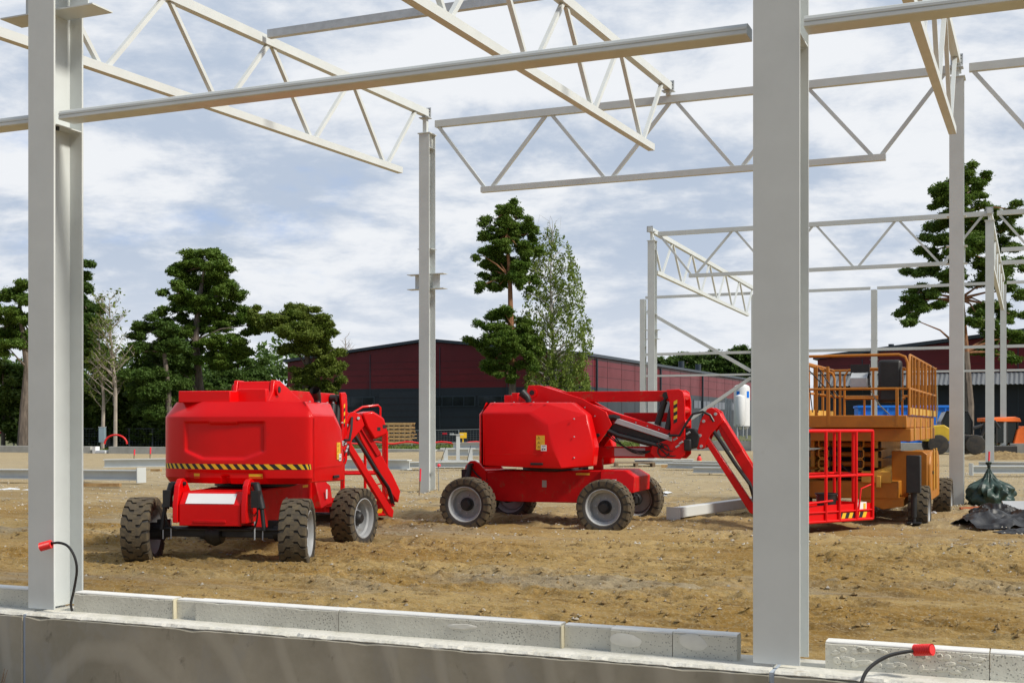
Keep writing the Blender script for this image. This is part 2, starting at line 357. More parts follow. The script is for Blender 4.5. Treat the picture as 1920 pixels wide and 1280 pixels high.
# loose clods and stones
def clods(name, label, n, srange, trange, smin, smax, m_, tp=1.6):
    s_ = np.random.uniform(*srange, n); tt = trange[0] + (trange[1] - trange[0]) * np.random.rand(n) ** tp
    iu = np.clip(np.searchsorted(sa, s_), 0, ni - 1); iv = np.clip(np.searchsorted(ta, tt), 0, nj - 1)
    z = Z[iu, iv]; keep = np.random.rand(n) < np.where(band[iu, iv] > .5, 1, .35); s_, tt, z = s_[keep], tt[keep], z[keep]; n = len(z)
    C = np.stack([OX + s_ * CT + tt * SN, OY - s_ * SN + tt * CT, z], -1)
    r = smin + (smax - smin) * np.random.rand(n) ** 3
    base = np.array([(1, 0, 0), (0, 1, 0), (-1, 0, 0), (0, -1, 0), (0, 0, .8), (0, 0, -.6)], float)
    P = base[None] * np.random.uniform(.6, 1.3, (n, 6, 1)) + np.random.uniform(-.2, .2, (n, 6, 3))
    th = np.random.rand(n) * 6.28; cs, sn = np.cos(th)[:, None], np.sin(th)[:, None]
    P = np.stack([P[..., 0] * cs - P[..., 1] * sn, P[..., 0] * sn + P[..., 1] * cs, P[..., 2]], -1) * r[:, None, None] + C[:, None]
    tri = np.array([(0, 1, 4), (1, 2, 4), (2, 3, 4), (3, 0, 4), (1, 0, 5), (2, 1, 5), (3, 2, 5), (0, 3, 5)])
    o = bpy.data.objects.new(name, qmesh(name, P[:, tri].reshape(-1, 3, 3), m_)); scene.collection.objects.link(o); o['kind'] = 'stuff'; o['label'] = label
M_CLOD = mat('dry_clod', (.30, .21, .09), .95, col2=(.17, .11, .045), vscale=7)
M_STONE = mat('grey_stone', (.46, .43, .38), .9, col2=(.30, .27, .22), vscale=9)
clods('earth_clods', 'small ochre earth clods churned up by tyres', 26000, (-8, 10.5), (.5, 11), .005, .034, M_CLOD)
M_PALE = mat('pale_gravel', (.55, .51, .43), .9, col2=(.36, .32, .26), vscale=9)
clods('gravel_chips', 'pale gravel chips over the compacted middle of the site', 26000, (-22, 16), (9, 34), .010, .035, M_PALE, 1.0)
clods('gravel_stones', 'small grey stones scattered over the sand', 12000, (-14, 16), (.6, 26), .005, .030, M_STONE, 1.2)

# ------------------------------------------------------------------ foundation wall and kerb blocks in front
def pitted(name, c1, c2, pits=True):
    M = mat(name, c1, .85, col2=c2, vscale=2.2, bump=.2, bscale=40); t = M.node_tree; b = t.nodes['Principled BSDF']
    if pits:
        src = b.inputs['Base Color'].links[0].from_socket; tcn = t.nodes.new('ShaderNodeTexCoord')
        vo = t.nodes.new('ShaderNodeTexVoronoi'); vo.inputs['Scale'].default_value = 55; t.links.new(tcn.outputs['Object'], vo.inputs[0])
        nn = t.nodes.new('ShaderNodeTexNoise'); nn.inputs['Scale'].default_value = 3; t.links.new(tcn.outputs['Object'], nn.inputs[0])
        ad = t.nodes.new('ShaderNodeMath'); ad.operation = 'MULTIPLY'; t.links.new(nn.outputs[0], ad.inputs[0]); ad.inputs[1].default_value = .42
        lt = t.nodes.new('ShaderNodeMath'); lt.operation = 'LESS_THAN'; t.links.new(vo.outputs[0], lt.inputs[0]); t.links.new(ad.outputs[0], lt.inputs[1])
        x = t.nodes.new('ShaderNodeMix'); x.data_type = 'RGBA'; t.links.new(lt.outputs[0], x.inputs['Factor']); t.links.new(src, x.inputs['A']); x.inputs['B'].default_value = (.10, .095, .085, 1); x.clamp_factor = True
        mm = t.nodes.new('ShaderNodeMath'); mm.operation = 'MULTIPLY'; t.links.new(lt.outputs[0], mm.inputs[0]); mm.inputs[1].default_value = .6; t.links.new(mm.outputs[0], x.inputs['Factor'])
        t.links.new(x.outputs['Result'], b.inputs['Base Color'])
    return M
M_KERB = pitted('pitted_kerb_concrete', (.64, .62, .53), (.50, .48, .41))
M_KERBL = pitted('pale_kerb_concrete', (.72, .70, .60), (.60, .58, .49))
def trowel_wall():                                   # smooth cast concrete with curved trowel marks
    M = bpy.data.materials.new('cast_foundation_concrete'); M.use_nodes = True; t = M.node_tree; b = t.nodes['Principled BSDF']; b.inputs['Roughness'].default_value = .75
    co = t.nodes.new('ShaderNodeTexCoord').outputs['Object']
    def N(sc, st_, d=8, dist=0.):
        mp = t.nodes.new('ShaderNodeMapping'); mp.inputs[3].default_value = st_; t.links.new(co, mp.inputs[0]); n = t.nodes.new('ShaderNodeTexNoise'); n.inputs['Scale'].default_value = sc; n.inputs['Detail'].default_value = d; n.inputs['Roughness'].default_value = .65; n.inputs['Distortion'].default_value = dist; t.links.new(mp.outputs[0], n.inputs[0]); return n.outputs[0]
    def X(f, a, b_, lo, hi, mxv):
        r = t.nodes.new('ShaderNodeMapRange'); t.links.new(f, r.inputs[0]); r.inputs[1].default_value = lo; r.inputs[2].default_value = hi; r.inputs[4].default_value = mxv
        x = t.nodes.new('ShaderNodeMix'); x.data_type = 'RGBA'; t.links.new(r.outputs[0], x.inputs['Factor'])
        if isinstance(a, tuple): x.inputs['A'].default_value = (*a, 1)
        else: t.links.new(a, x.inputs['A'])
        x.inputs['B'].default_value = (*b_, 1); return x.outputs['Result']
    c = X(N(1.1, (1, 1, 1)), (.36, .33, .265), (.26, .24, .185), .38, .62, 1)
    c = X(N(2.4, (1, 1, .5), 6, .6), c, (.30, .29, .26), .54, .66, .7)
    c = X(N(5, (1, 1, .6), 9, .3), c, (.12, .105, .075), .60, .68, .6)
    wv = t.nodes.new('ShaderNodeTexWave'); wv.wave_type = 'RINGS'; wv.rings_direction = 'SPHERICAL'; wv.inputs['Scale'].default_value = .55; wv.inputs['Distortion'].default_value = 2.5; wv.inputs['Detail'].default_value = 4; wv.inputs['Detail Scale'].default_value = 1.2
    mp = t.nodes.new('ShaderNodeMapping'); mp.inputs[1].default_value = (3.5, 0, 2.2); mp.inputs[3].default_value = (1.6, 1.6, .7); t.links.new(co, mp.inputs[0]); t.links.new(mp.outputs[0], wv.inputs[0])
    c = X(wv.outputs[1], c, (.42, .39, .32), .80, .98, .5)
    t.links.new(c, b.inputs['Base Color'])
    bp = t.nodes.new('ShaderNodeBump'); bp.inputs['Strength'].default_value = .35; bp.inputs['Distance'].default_value = .01; t.links.new(wv.outputs[1], bp.inputs['Height']); t.links.new(bp.outputs[0], b.inputs['Normal'])
    return M
M_WALL = trowel_wall(); M_WALLTOP = mat('pale_wall_top_mortar', (.56, .545, .47), .9, col2=(.68, .66, .60), vscale=5, bump=.5, bscale=25, dirt=((.42, .36, .26), .6, 6, .58))
FT = -.13
def rough_box(s0, s1, t0, t1, z0, z1, n, amp, seed):  # a box with a slightly broken front-top edge
    mb = MB(); rnd = random.Random(seed); ring = []
    for i in range(n + 1):
        s_ = s0 + (s1 - s0) * i / n; a = amp * max(0, math.sin(i * .21 + seed) * math.sin(i * .53) * math.sin(i * .097 + 1)) ** 2 + amp * .12 * rnd.random(); b = amp * .5 * rnd.random() ** 4 + a * .6
        ring.append([W(s_, t0, z0), W(s_, t0, z1 - .012 - a), W(s_, t0 + .012 + b, z1), W(s_, t1, z1), W(s_, t1, z0)])
    vs_ = [p for r in ring for p in r]; fs = []
    for i in range(n):
        for j in range(4): a = i * 5 + j; fs.append((a, a + 1, a + 6, a + 5))
    fs += [tuple(range(5)), tuple(n * 5 + k for k in range(5))[::-1]]
    return mb.add(vs_, fs)
walls = [(-7.5, -.215, 'foundation wall panel left of the column with the hanging cable'),
         (-.18, 5.83, 'long grey cast concrete foundation wall panel between the two near columns'),
         (5.865, 12, 'foundation wall panel at bottom right beyond the second near column')]
for i, (a, b, l) in enumerate(walls):
    w_ = thing('foundation_wall', l, 'wall', W((a + b) / 2, .05, -.42), -TH, 'cast foundation wall panels along the front')
    rough_box(a, b, FT, .36, -.9, .325, 120, .02, i).build('panel', M_WALL, w_, world=True)
    rough_box(a, b, FT + .006, .36, .3255, .345, 160, .05, i + 9).build('mortar_top', M_WALLTOP, w_, world=True)
    if i < 2: MB().stb(b + .002, b + .033, FT + .012, .3, -.9, .335).build('joint_strip', M_FOAM, w_, world=True)
KB = [(.115, 1.10, 0, 'short pitted kerb block beside the near left column with the cable', .10, .50), (1.125, 1.32, 0, 'small narrow recessed kerb piece right of the foam joint', .130, .495), (1.325, 2.61, 0, 'long pitted kerb block second from the left column', .10, .50),
      (2.616, 4.36, 0, 'longest pitted kerb block in the middle with one oval patch', .10, .503), (4.38, 4.72, 0, 'smooth narrow recessed kerb piece right of the long block', .140, .50), (4.725, 5.15, 0, 'short kerb block with a pale patch near its left end', .10, .502), (5.155, 5.58, 0, 'last kerb block ending before the near right column', .10, .508),
      (6.14, 7.10, 1, 'pale dimpled kerb block with red capped cable lying over it', .10, .51), (7.105, 9, 1, 'pale kerb block cut off by the right edge of the picture', .10, .51), (-6, -.30, 0, 'kerb block left of the near left column', .10, .50)]
for i, (a, b, p, l, t0, z1) in enumerate(KB):
    o = thing('kerb_block', l, 'kerb', W((a + b) / 2, .16, .345), -TH, 'pitted concrete kerb blocks on the foundation wall')
    rough_box(a, b, t0, .22, .342, z1, max(6, int((b - a) * 40)), .008, i + 20).build('block', M_KERBL if p else M_KERB, o, world=True)
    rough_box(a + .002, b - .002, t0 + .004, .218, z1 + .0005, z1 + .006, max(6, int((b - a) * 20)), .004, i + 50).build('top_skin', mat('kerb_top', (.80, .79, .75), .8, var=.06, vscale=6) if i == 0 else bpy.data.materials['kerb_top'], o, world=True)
def patch(o, s_, z, rs, rz, seed, m_):
    rnd = random.Random(seed); mb = MB(); n = 28; rim = []
    for k in range(n):
        a = 2 * math.pi * k / n; q = 1 + .18 * math.sin(2 * a + seed) + .1 * rnd.random(); rim.append((s_ + rs * q * math.cos(a), z + rz * q * math.sin(a)))
    vs_ = [W(x, .099, y) for x, y in rim] + [W(s_ + (x - s_) * .8, .0945, z + (y - z) * .8) for x, y in rim] + [W(s_, .0945, z)]
    fs = [(k, (k + 1) % n, (k + 1) % n + n, k + n) for k in range(n)] + [(k + n, (k + 1) % n + n, 2 * n) for k in range(n)]
    mb.add(vs_, fs).build('mortar_patch', m_, o, world=True, smooth=True)
kbs = [o for o in scene.collection.objects if o.name.startswith('kerb_block')]
M_PATCH = mat('smooth_mortar', (.66, .64, .57), .7, var=.06, vscale=5)
patch(kbs[3], 3.62, .445, .10, .022, 1, M_PATCH); patch(kbs[5], 4.83, .43, .09, .05, 2, M_PATCH); patch(kbs[6], 5.29, .45, .10, .045, 4, M_PATCH)
rk = random.Random(5)
for k in range(34): patch(kbs[7], rk.uniform(6.2, 7.03), rk.uniform(.375, .48), rk.uniform(.018, .055), rk.uniform(.01, .022), k, M_KERBL)
# foam joint
solo(MB().add([W(1.102, .094, .342), W(1.123, .09, .342), W(1.12, .092, .5), W(1.105, .096, .495), W(1.102, .2, .342), W(1.123, .2, .342), W(1.12, .2, .5), W(1.105, .2, .495)], [(0, 1, 2, 3), (7, 6, 5, 4), (3, 2, 6, 7), (0, 3, 7, 4), (1, 5, 6, 2), (0, 4, 5, 1)]),
     'foam_joint', 'yellowish foam joint between the first two kerb blocks', 'joint', mat('old_foam', (.58, .53, .38), .9, var=.1), W(1.11, .15, .342), bevel=.006)
solo(MB().add([W(4.361, .094, .342), W(4.379, .09, .342), W(4.377, .092, .5), W(4.364, .096, .495), W(4.361, .2, .342), W(4.379, .2, .342), W(4.377, .2, .5), W(4.364, .2, .495)], [(0, 1, 2, 3), (7, 6, 5, 4), (3, 2, 6, 7), (0, 3, 7, 4), (1, 5, 6, 2), (0, 4, 5, 1)]),
     'foam_joint', 'yellowish foam joint at the right end of the longest kerb block', 'joint', bpy.data.materials['old_foam'], W(4.37, .15, .342), bevel=.006)
# soil heap with dead stalks at the lower left corner
mb = MB(); n = 46; hv = []
hc = W(-.75, -.62, -.42)
for i in range(n):
    for j in range(n):
        x = (i / (n - 1) - .5) * 2.4; y = (j / (n - 1) - .5) * 1.0; r = math.hypot(x / 1.15, y / .5)
        h = .30 * max(0, 1 - r) ** .8 * (.8 + .5 * random.random()) + .02 * random.random() - .03
        hv.append(hc + Vector((x * CT + y * SN, -x * SN + y * CT, h)))
mb.add(hv, [(i * n + j, (i + 1) * n + j, (i + 1) * n + j + 1, i * n + j + 1) for i in range(n - 1) for j in range(n - 1)])
o = mb.build('soil_heap', M_SOIL, smooth=True); o['kind'] = 'structure'; o['label'] = 'heap of dark soil against the wall at lower left'
pt = thing('dead_plant', 'dry leafless brown stalks on the dark soil at lower left', 'plant', W(-.02, -.55, -.33))
mb = MB()
for k in range(7):
    b = W(-.05 + .05 * random.random(), -.55, -.33); x = random.uniform(-.06, .08); h = random.uniform(.16, .34)
    mb.tube([b, b + Vector((x * .3, 0, h * .5)), b + Vector((x + random.uniform(-.03, .03), .02, h))], [.006, .005, .002], 5)
mb.build('stalk', mat('dry_stalk', (.09, .06, .04), .9), pt, world=True)

# ------------------------------------------------------------------ steel columns
def hsec(mb, s0, t0, z0, z1, w=.27, h=.34, tf=.018, tw=.012):
    mb.stb(s0 - w, s0, t0, t0 + tf, z0, z1); mb.stb(s0 - w, s0, t0 + h - tf, t0 + h, z0, z1)
    mb.stb(s0 - w / 2 - tw / 2, s0 - w / 2 + tw / 2, t0 + tf - .001, t0 + h - tf + .001, z0, z1); return mb
def column(k, t0, zb, zt, label, w=.27, bracket=(5.12, 5.47), half=.49, plate=6.07, cap=True, beam=None, group='white steel columns of the hall frame', name='steel_column'):
    s0 = k; c0 = W(s0 - .135, t0 + .17, zb); r = thing(name, label, 'column', c0, -TH, group)
    hsec(MB(), s0, t0, zb + .02, zt, w).build('shaft', M_STEEL, r, world=True)
    mb = MB().stb(s0 - .33, s0 + .06, t0 - .04, t0 + .38, zb - .05, zb + .02).build('base_plate', M_STEEL, r, world=True) if zb > .05 and zb != .345 else None
    if mb:
        b = MB()
        for ds in (-.30, .03):
            for dt in (-.015, .355): p = W(s0 + ds, t0 + dt, zb + .02); b.cyl(p, p + Vector((0, 0, .06)), .014, 6)
        b.build('anchor_bolt', M_BOLT, r, world=True)
    if cap:
        MB().stb(s0 - .30, s0 + .03, t0 - .02, t0 + .36, zt, zt + .02).build('cap_plate', M_STEEL, r, world=True)
        mb = MB(); mb.stb(s0 - .26, s0 - .01, t0 + .02, t0 + .32, zt - .33, zt - .32); mb.stb(s0 - .075, s0 - .065, t0 + .02, t0 + .32, zt - .319, zt); mb.stb(s0 - .205, s0 - .195, t0 + .02, t0 + .32, zt - .319, zt); mb.build('stiffener', M_STEEL, r, world=True)
    if bracket:
        z0, z1 = bracket; c_ = s0 - .135
        mb = MB()
        for z in (z0, z1): mb.stb(c_ - half, c_ + half, t0 + .05, t0 + .29, z, z + .012)
        for a, b in ((-half * .7, -.14), (.14, half * .7)): mb.stb(c_ + a + .02, c_ + b - .002, t0 + .165, t0 + .175, z0 + .013, z1 - .001)
        mb.build('bracket', M_STEEL, r, world=True)
    if plate:
        mb = MB().stb(s0 - .27 - .05, s0 + .05, t0 + .021, t0 + .31, plate, plate + .012); mb.build('stiffener', M_STEEL, r, world=True)
    return r
for k, l in ((-.006, 'near left steel column with a red capped cable hanging in front'), (5.998, 'near right steel column rising in front of the boom lifts'), (-6, 'near steel column off the left edge'), (12, 'near steel column off the right edge')):
    c = column(k, 0, .345, 8.7, l, .292 if 5 < k < 7 else .27, plate=None, bracket=(5.26, 5.61))
    mb = MB().stb(k - .128, k - .002, .02, .32, 4.315, 4.325); mb.stb(k - .268, k - .142, .02, .32, 4.315, 4.325); mb.build('stiffener', M_STEEL, c, world=True)
    b = MB()
    for ds in (-.105, -.055):
        p = W(k + ds + .02, .08, 4.315); b.cyl(p, p - Vector((0, 0, .03)), .016, 6)
    b.build('bolt', M_BOLT, c, world=True)
C3 = column(-6, 18.6, G(*W(-6, 18.6)[:2]) - .02, 8.83, 'free standing steel column left of the middle boom lift, wide bracket halfway up')
C4 = column(6, 18.6, G(*W(6, 18.6)[:2]) - .0, 8.86, 'thick steel column right of the yellow scissor lift', half=.2)
column(-6, 37.5, G(*W(-6, 37.5)[:2]), 8.85, 'far steel column behind the red boom arm, in front of the hall side', half=.3)
column(6, 37.5, .45, 8.85, 'far steel column standing beside the green sack at right', half=.2)
column(-12, 56, .3, 8.6, 'slimmer far column just left of the column behind the red boom', half=.2, cap=False)
column(-6, 56, .45, 8.6, 'far end column mostly hidden behind the near right column', half=.2, cap=False)
column(0, 56, .5, 8.6, 'far end column rising behind the scissor lift platform', half=.2, cap=False)
column(6, 56, .5, 8.6, 'far end column left of the orange excavator', half=.2, cap=False)
column(12, 56, .5, 8.6, 'far end column outside the right edge', half=.2, cap=False)

# ------------------------------------------------------------------ trusses and beams
def chord(A, B, w, h): return MB().bar(A, B, w, h)
def truss(name, label, fn, a0, a1, b0, b1, top, bot, bots, tops, grp, hh=(.17, .14), plate_at=None, dw=.075, links=None):
    # fn(u, z) -> world ; top(u), bot(u): centre heights ; V-shaped web members
    mid = fn((a0 + a1) / 2, bot((a0 + a1) / 2)); r = thing(name, label, 'truss', mid, -TH, grp)
    chord(fn(a0, top(a0)), fn(a1, top(a1)), hh[0] * .85, hh[0]).build('top_chord', M_STEEL, r, world=True)
    chord(fn(b0, bot(b0)), fn(b1, bot(b1)), hh[1], hh[1]).build('bottom_chord', M_STEEL, r, world=True)
    for b in bots:
        for q in tops:
            if abs(abs(b - q) - 1.55) < .3:
                e = .10 if q > b else -.10
                MB().bar(fn(b + e, bot(b) + hh[1] / 2 - .01), fn(q - e * .8, top(q) - hh[0] / 2 + .01), dw, dw, up=(CT, -SN, 0) if 'roof' in name else (SN, CT, 0)).build('diagonal', M_STEEL, r, world=True)
    for q in (plate_at or []):
        p = fn(q, top(q))
        e = MB(); s_, t_ = ST(p.x, p.y); e.stb(s_ - .12, s_ + .12, t_ + .01, t_ + .022, p.z - .10, p.z + .13); e.build('end_plate', M_STEELG, r, world=True)
        e = MB()
        for a in (-.08, .08):
            for z in (-.05, .03, .09): pp = W(s_ + a, t_ + .0085, p.z + z); e.cyl(pp, pp + Vector((SN, CT, 0)) * .02, .014, 8)
        e.build('bolt_hole', M_BOLT, r, world=True)
    return r
def roofline(s0, label, t0=0, t1=18.72, z0=8.86, zs=.0255, b0z=7.25, bs=.027, bstart=1.2, bend=17.4, off=0, pl=None):
    bots = [off + x for x in (1.45, 4.5, 7.55, 10.6, 13.65, 16.7)]; tops = [off + x for x in (3.0, 6.05, 9.1, 12.15, 15.2, 18.22)] + [off + .05]
    return truss('roof_truss', label, lambda u, z: W(s0 - .135, u, z), t0, t1, bstart, bend, lambda u: z0 + zs * (u - off), lambda u: b0z + bs * (u - off), bots, tops, 'sloping roof trusses running away from the viewer', plate_at=pl)
roofline(-6, 'sloping roof truss at upper left ending on the free standing column', pl=[18.72])
roofline(0, 'sloping roof truss at top centre landing midway on the cross truss', pl=[18.72])
roofline(6, 'steeply seen roof truss at top right ending on the thick column', z0=8.75, b0z=7.05, pl=[18.72])
roofline(-6, 'distant long truss descending behind the near right column', t0=37.3, t1=56, z0=9.25, zs=-.019, b0z=7.74, bs=-.018, bstart=38.2, bend=54.6, off=37.5, pl=[37.32])
roofline(6, 'distant foreshortened truss at far right behind the pine', t0=37.3, t1=56, z0=9.15, zs=-.019, b0z=7.6, bs=-.018, bstart=38.2, bend=54.6, off=37.5, pl=[37.32])
def cross(t0, s0, label, zt, zb):
    return truss('cross_truss', label, lambda u, z: W(u, t0 + .17, z), s0 + .1, s0 + 11.95, s0 + 1.3, s0 + 10.48, lambda u: zt, lambda u: zb, [s0 + x for x in (1.48, 4.45, 7.4, 10.3)], [s0 + x for x in (.1, 3.0, 5.95, 8.82, 11.7)], 'level cross trusses between the inner columns', hh=(.16, .13))
cross(18.6, -6, 'level cross truss between the free standing column and the thick right column', 9.06, 7.40)
cross(18.6, 6, 'level cross truss leaving the picture at upper right', 9.06, 7.40)
cross(37.5, -6, 'smaller farther cross truss above the scissor lift', 9.11, 7.47)
cross(37.5, 6, 'farther cross truss leaving the picture at middle right', 9.11, 7.47)
def seat(s_, t_, z0, z1, label):                      # small stool between column cap and truss
    r = thing('truss_seat', label, 'bearing', W(s_, t_, z0), -TH, 'small bearings under the truss ends')
    MB().stb(s_ - .05, s_ + .05, t_ - .05, t_ + .05, z0, z1).build('stub', M_STEEL, r, world=True); MB().stb(s_ - .13, s_ + .13, t_ - .1, t_ + .1, z1, z1 + .02).build('plate', M_STEELG, r, world=True)
seat(-6.135, 18.68, 8.85, 9.2, 'small bearing under the left roof truss end, on the free standing column'); seat(5.865, 18.68, 8.88, 9.05, 'small bearing on the thick right column'); seat(-.135, 18.7, 9.14, 9.22, 'small bearing where the centre roof truss meets the cross truss')
seat(-6.135, 37.6, 8.87, 9.2, 'small bearing on the far column behind the red boom'); seat(5.865, 37.6, 8.87, 9.1, 'small bearing on the far column at right')

def rolled(s0, s1, t0, z0, label, ext=0):            # roll-formed front rail with a grooved face
    prof = [(t0 + .17, z0), (t0 + .006, z0), (t0, z0 + .006), (t0, z0 + .026), (t0 + .006, z0 + .029), (t0 + .006, z0 + .033), (t0, z0 + .036), (t0, z0 + .052), (t0 + .006, z0 + .055), (t0 + .012, z0 + .07), (t0 + .03, z0 + .078), (t0 + .17, z0 + .078)]
    n = len(prof); vs_ = [W(s0, a, b) for a, b in prof] + [W(s1, a, b) for a, b in prof]
    mb = MB().add(vs_, [tuple(range(n))[::-1], tuple(range(n, 2 * n))] + [(i, (i + 1) % n, (i + 1) % n + n, i + n) for i in range(n)])
    o = solo(mb, 'front_rail', label, 'beam', M_RAIL, W((s0 + s1) / 2, t0, z0), 'pale steel rails spanning the near columns'); return o
M_RAIL = mat('pale_rail_steel', (.60, .63, .62), .35, .15, var=.06, vscale=3, stretch=(1, 1, 8), dirt=((.45, .42, .36), .4, 8, .62))
rolled(.02, 5.66, .024, 4.355, 'long pale rail across the upper picture between the two near columns'); rolled(-5.95, -.155, .024, 4.355, 'pale rail at the left edge, left of the near left column'); rolled(6.02, 11.7, .024, 4.355, 'pale rail at top right, right of the near right column')
for s_, lb in ((-5.95, 'galvanised roof beam at top left between the two left roof trusses'), (.03, 'galvanised roof beam hidden above the top right')):
    mb = MB().bar(W(s_, 11.84, 9.21), W(s_ + 5.75, 11.84, 9.21), .12, .15); solo(mb, 'roof_beam', lb, 'beam', M_STEELG, W(s_ + 2.9, 11.84, 9.1), 'galvanised beams between the roof trusses')
def rowbeam(s0, s1, z, label, h=.14): solo(MB().bar(W(s0, 56.1, z), W(s1, 56.1, z), .12, h), 'wall_beam', label, 'beam', M_STEEL, W((s0 + s1) / 2, 56.1, z - h / 2), 'thin level beams along the far end of the frame')
for s0, nm in ((-12, 'left of the near right column'), (-6, 'crossing behind the near right column'), (0, 'above the scissor lift'), (6, 'at the right edge')):
    rowbeam(s0 + .02, s0 + 5.7, 8.68, 'highest far beam ' + nm); rowbeam(s0 + .02, s0 + 5.7, 5.63, 'middle far beam ' + nm); rowbeam(s0 + .02, s0 + 5.7, 4.48, 'lowest far beam ' + nm, .1)
solo(MB().bar(W(-11.9, 56.12, 7.95), W(-6.3, 56.12, 4.65), .15, .17), 'brace', 'thin diagonal brace sloping down to the hidden end column', 'brace', M_STEEL, W(-6.3, 56.12, 4.6))
solo(MB().bar(W(-11.9, 56.12, .6), W(-6.3, 56.12, 4.3), .15, .17), 'brace', 'thin diagonal brace rising from behind the red boom knuckle', 'brace', M_STEEL, W(-11.9, 56.12, .5))
for z, l in ((8.05, 'lower'), (8.55, 'upper')):
    solo(MB().bar(W(6.1, 43, z), W(11, 43, z), .12, .15), 'roof_beam', l + ' short white beam at the right edge in front of the pine', 'beam', M_STEEL, W(8, 43, z))

# ------------------------------------------------------------------ wheels
def wheel_meshes(D=.92, w=.36, lugs=20):
    r = D / 2; rr = r * .64
    prof = [(rr, -w * .42), (rr + .02, -w * .47), (r * .80, -w * .5), (r * .93, -w * .47), (r * .955, -w * .40), (r * .955, w * .40), (r * .93, w * .47), (r * .80, w * .5), (rr + .02, w * .47), (rr, w * .42)]
    tb = MB().lathe(prof, 56); tyre = tb.mesh('tyre', M_TYREW, True, 50)
    lb = MB()
    for k in range(lugs):
        for side in (-1, 1):
            a0 = 2 * math.pi * (k + (0 if side < 0 else .5)) / lugs
            path = [(-.022, 0.0, 1), (.075 * w / .36, 0.0, 1), (w * .30, .42, 1), (w * .47, .50, .99), (w * .507, .52, .93), (w * .502, .52, .87)]   # across, angle step, radius
            vs_ = []
            for (y, da, rf) in path:
                for e in (-.37, .37):
                    an = a0 + (da + e) * 2 * math.pi / lugs * 1.0
                    for q in (r * rf, r * rf - .05): vs_.append((math.cos(an) * q, side * y, math.sin(an) * q))
            fs = []
            for i in range(len(path) - 1):
                b = i * 4; fs += [(b, b + 2, b + 6, b + 4), (b, b + 4, b + 5, b + 1), (b + 2, b + 3, b + 7, b + 6)]
            fs += [(0, 1, 3, 2), (len(path) * 4 - 4, len(path) * 4 - 2, len(path) * 4 - 1, len(path) * 4 - 3)]
            lb.add(vs_, fs)
    tread = lb.mesh('tread', M_TYRE, True, 25)
    # rim faces outwards (-y)
    rb = MB().lathe([(rr + .012, -w * .46), (rr - .002, -w * .47), (rr - .015, -w * .40), (rr - .022, -w * .28), (rr - .05, -w * .22), (rr - .058, w * .05), (rr * .55, w * .02), (.085, -w * .04), (.0, -w * .04)], 48)
    rb.lathe([(rr - .05, -w * .0), (rr - .03, w * .3), (rr, w * .44)], 48)
    rim = rb.mesh('rim', M_RIM, True, 40)
    hb = MB().lathe([(0, -w * .36), (.06, -w * .36), (.085, -w * .30), (.10, -w * .16), (.115, -w * .15), (.115, -w * .05)], 24)
    hub = hb.mesh('hub', M_BLACK, True, 40)
    nb = MB()
    for k in range(8):
        a = 2 * math.pi * k / 8 + .2; c_ = Vector((.155 * math.cos(a), 0, .155 * math.sin(a))); nb.cyl(c_ + Vector((0, -w * .08, 0)), c_ + Vector((0, 0, 0)), .014, 6)
    nuts = nb.mesh('wheel_nuts', M_GREY)
    return tyre, tread, rim, hub, nuts, r
WM = wheel_meshes()
def wheel(parent, x, y, flip, steer=0, spin=0.0, ms=None):
    ms = ms or WM; r = ms[5]
    w_ = place_mesh('wheel', ms[2], parent, (x, y, r - .012), (0, spin, (math.pi if flip else 0) + steer))
    for n, me in (('tyre', ms[0]), ('tread', ms[1]), ('hub', ms[3]), ('wheel_nuts', ms[4])): place_mesh(n, me, w_)
    w_.rotation_mode = 'XYZ'; return w_
def hose(mb, a, b, sag, r=.012, n=9, side=0):
    a, b = Vector(a), Vector(b); pts = []
    for i in range(n):
        u = i / (n - 1); p = a.lerp(b, u); p.z -= sag * 4 * u * (1 - u); p.y += side * 4 * u * (1 - u); pts.append(p)
    mb.tube(pts, r, 6)

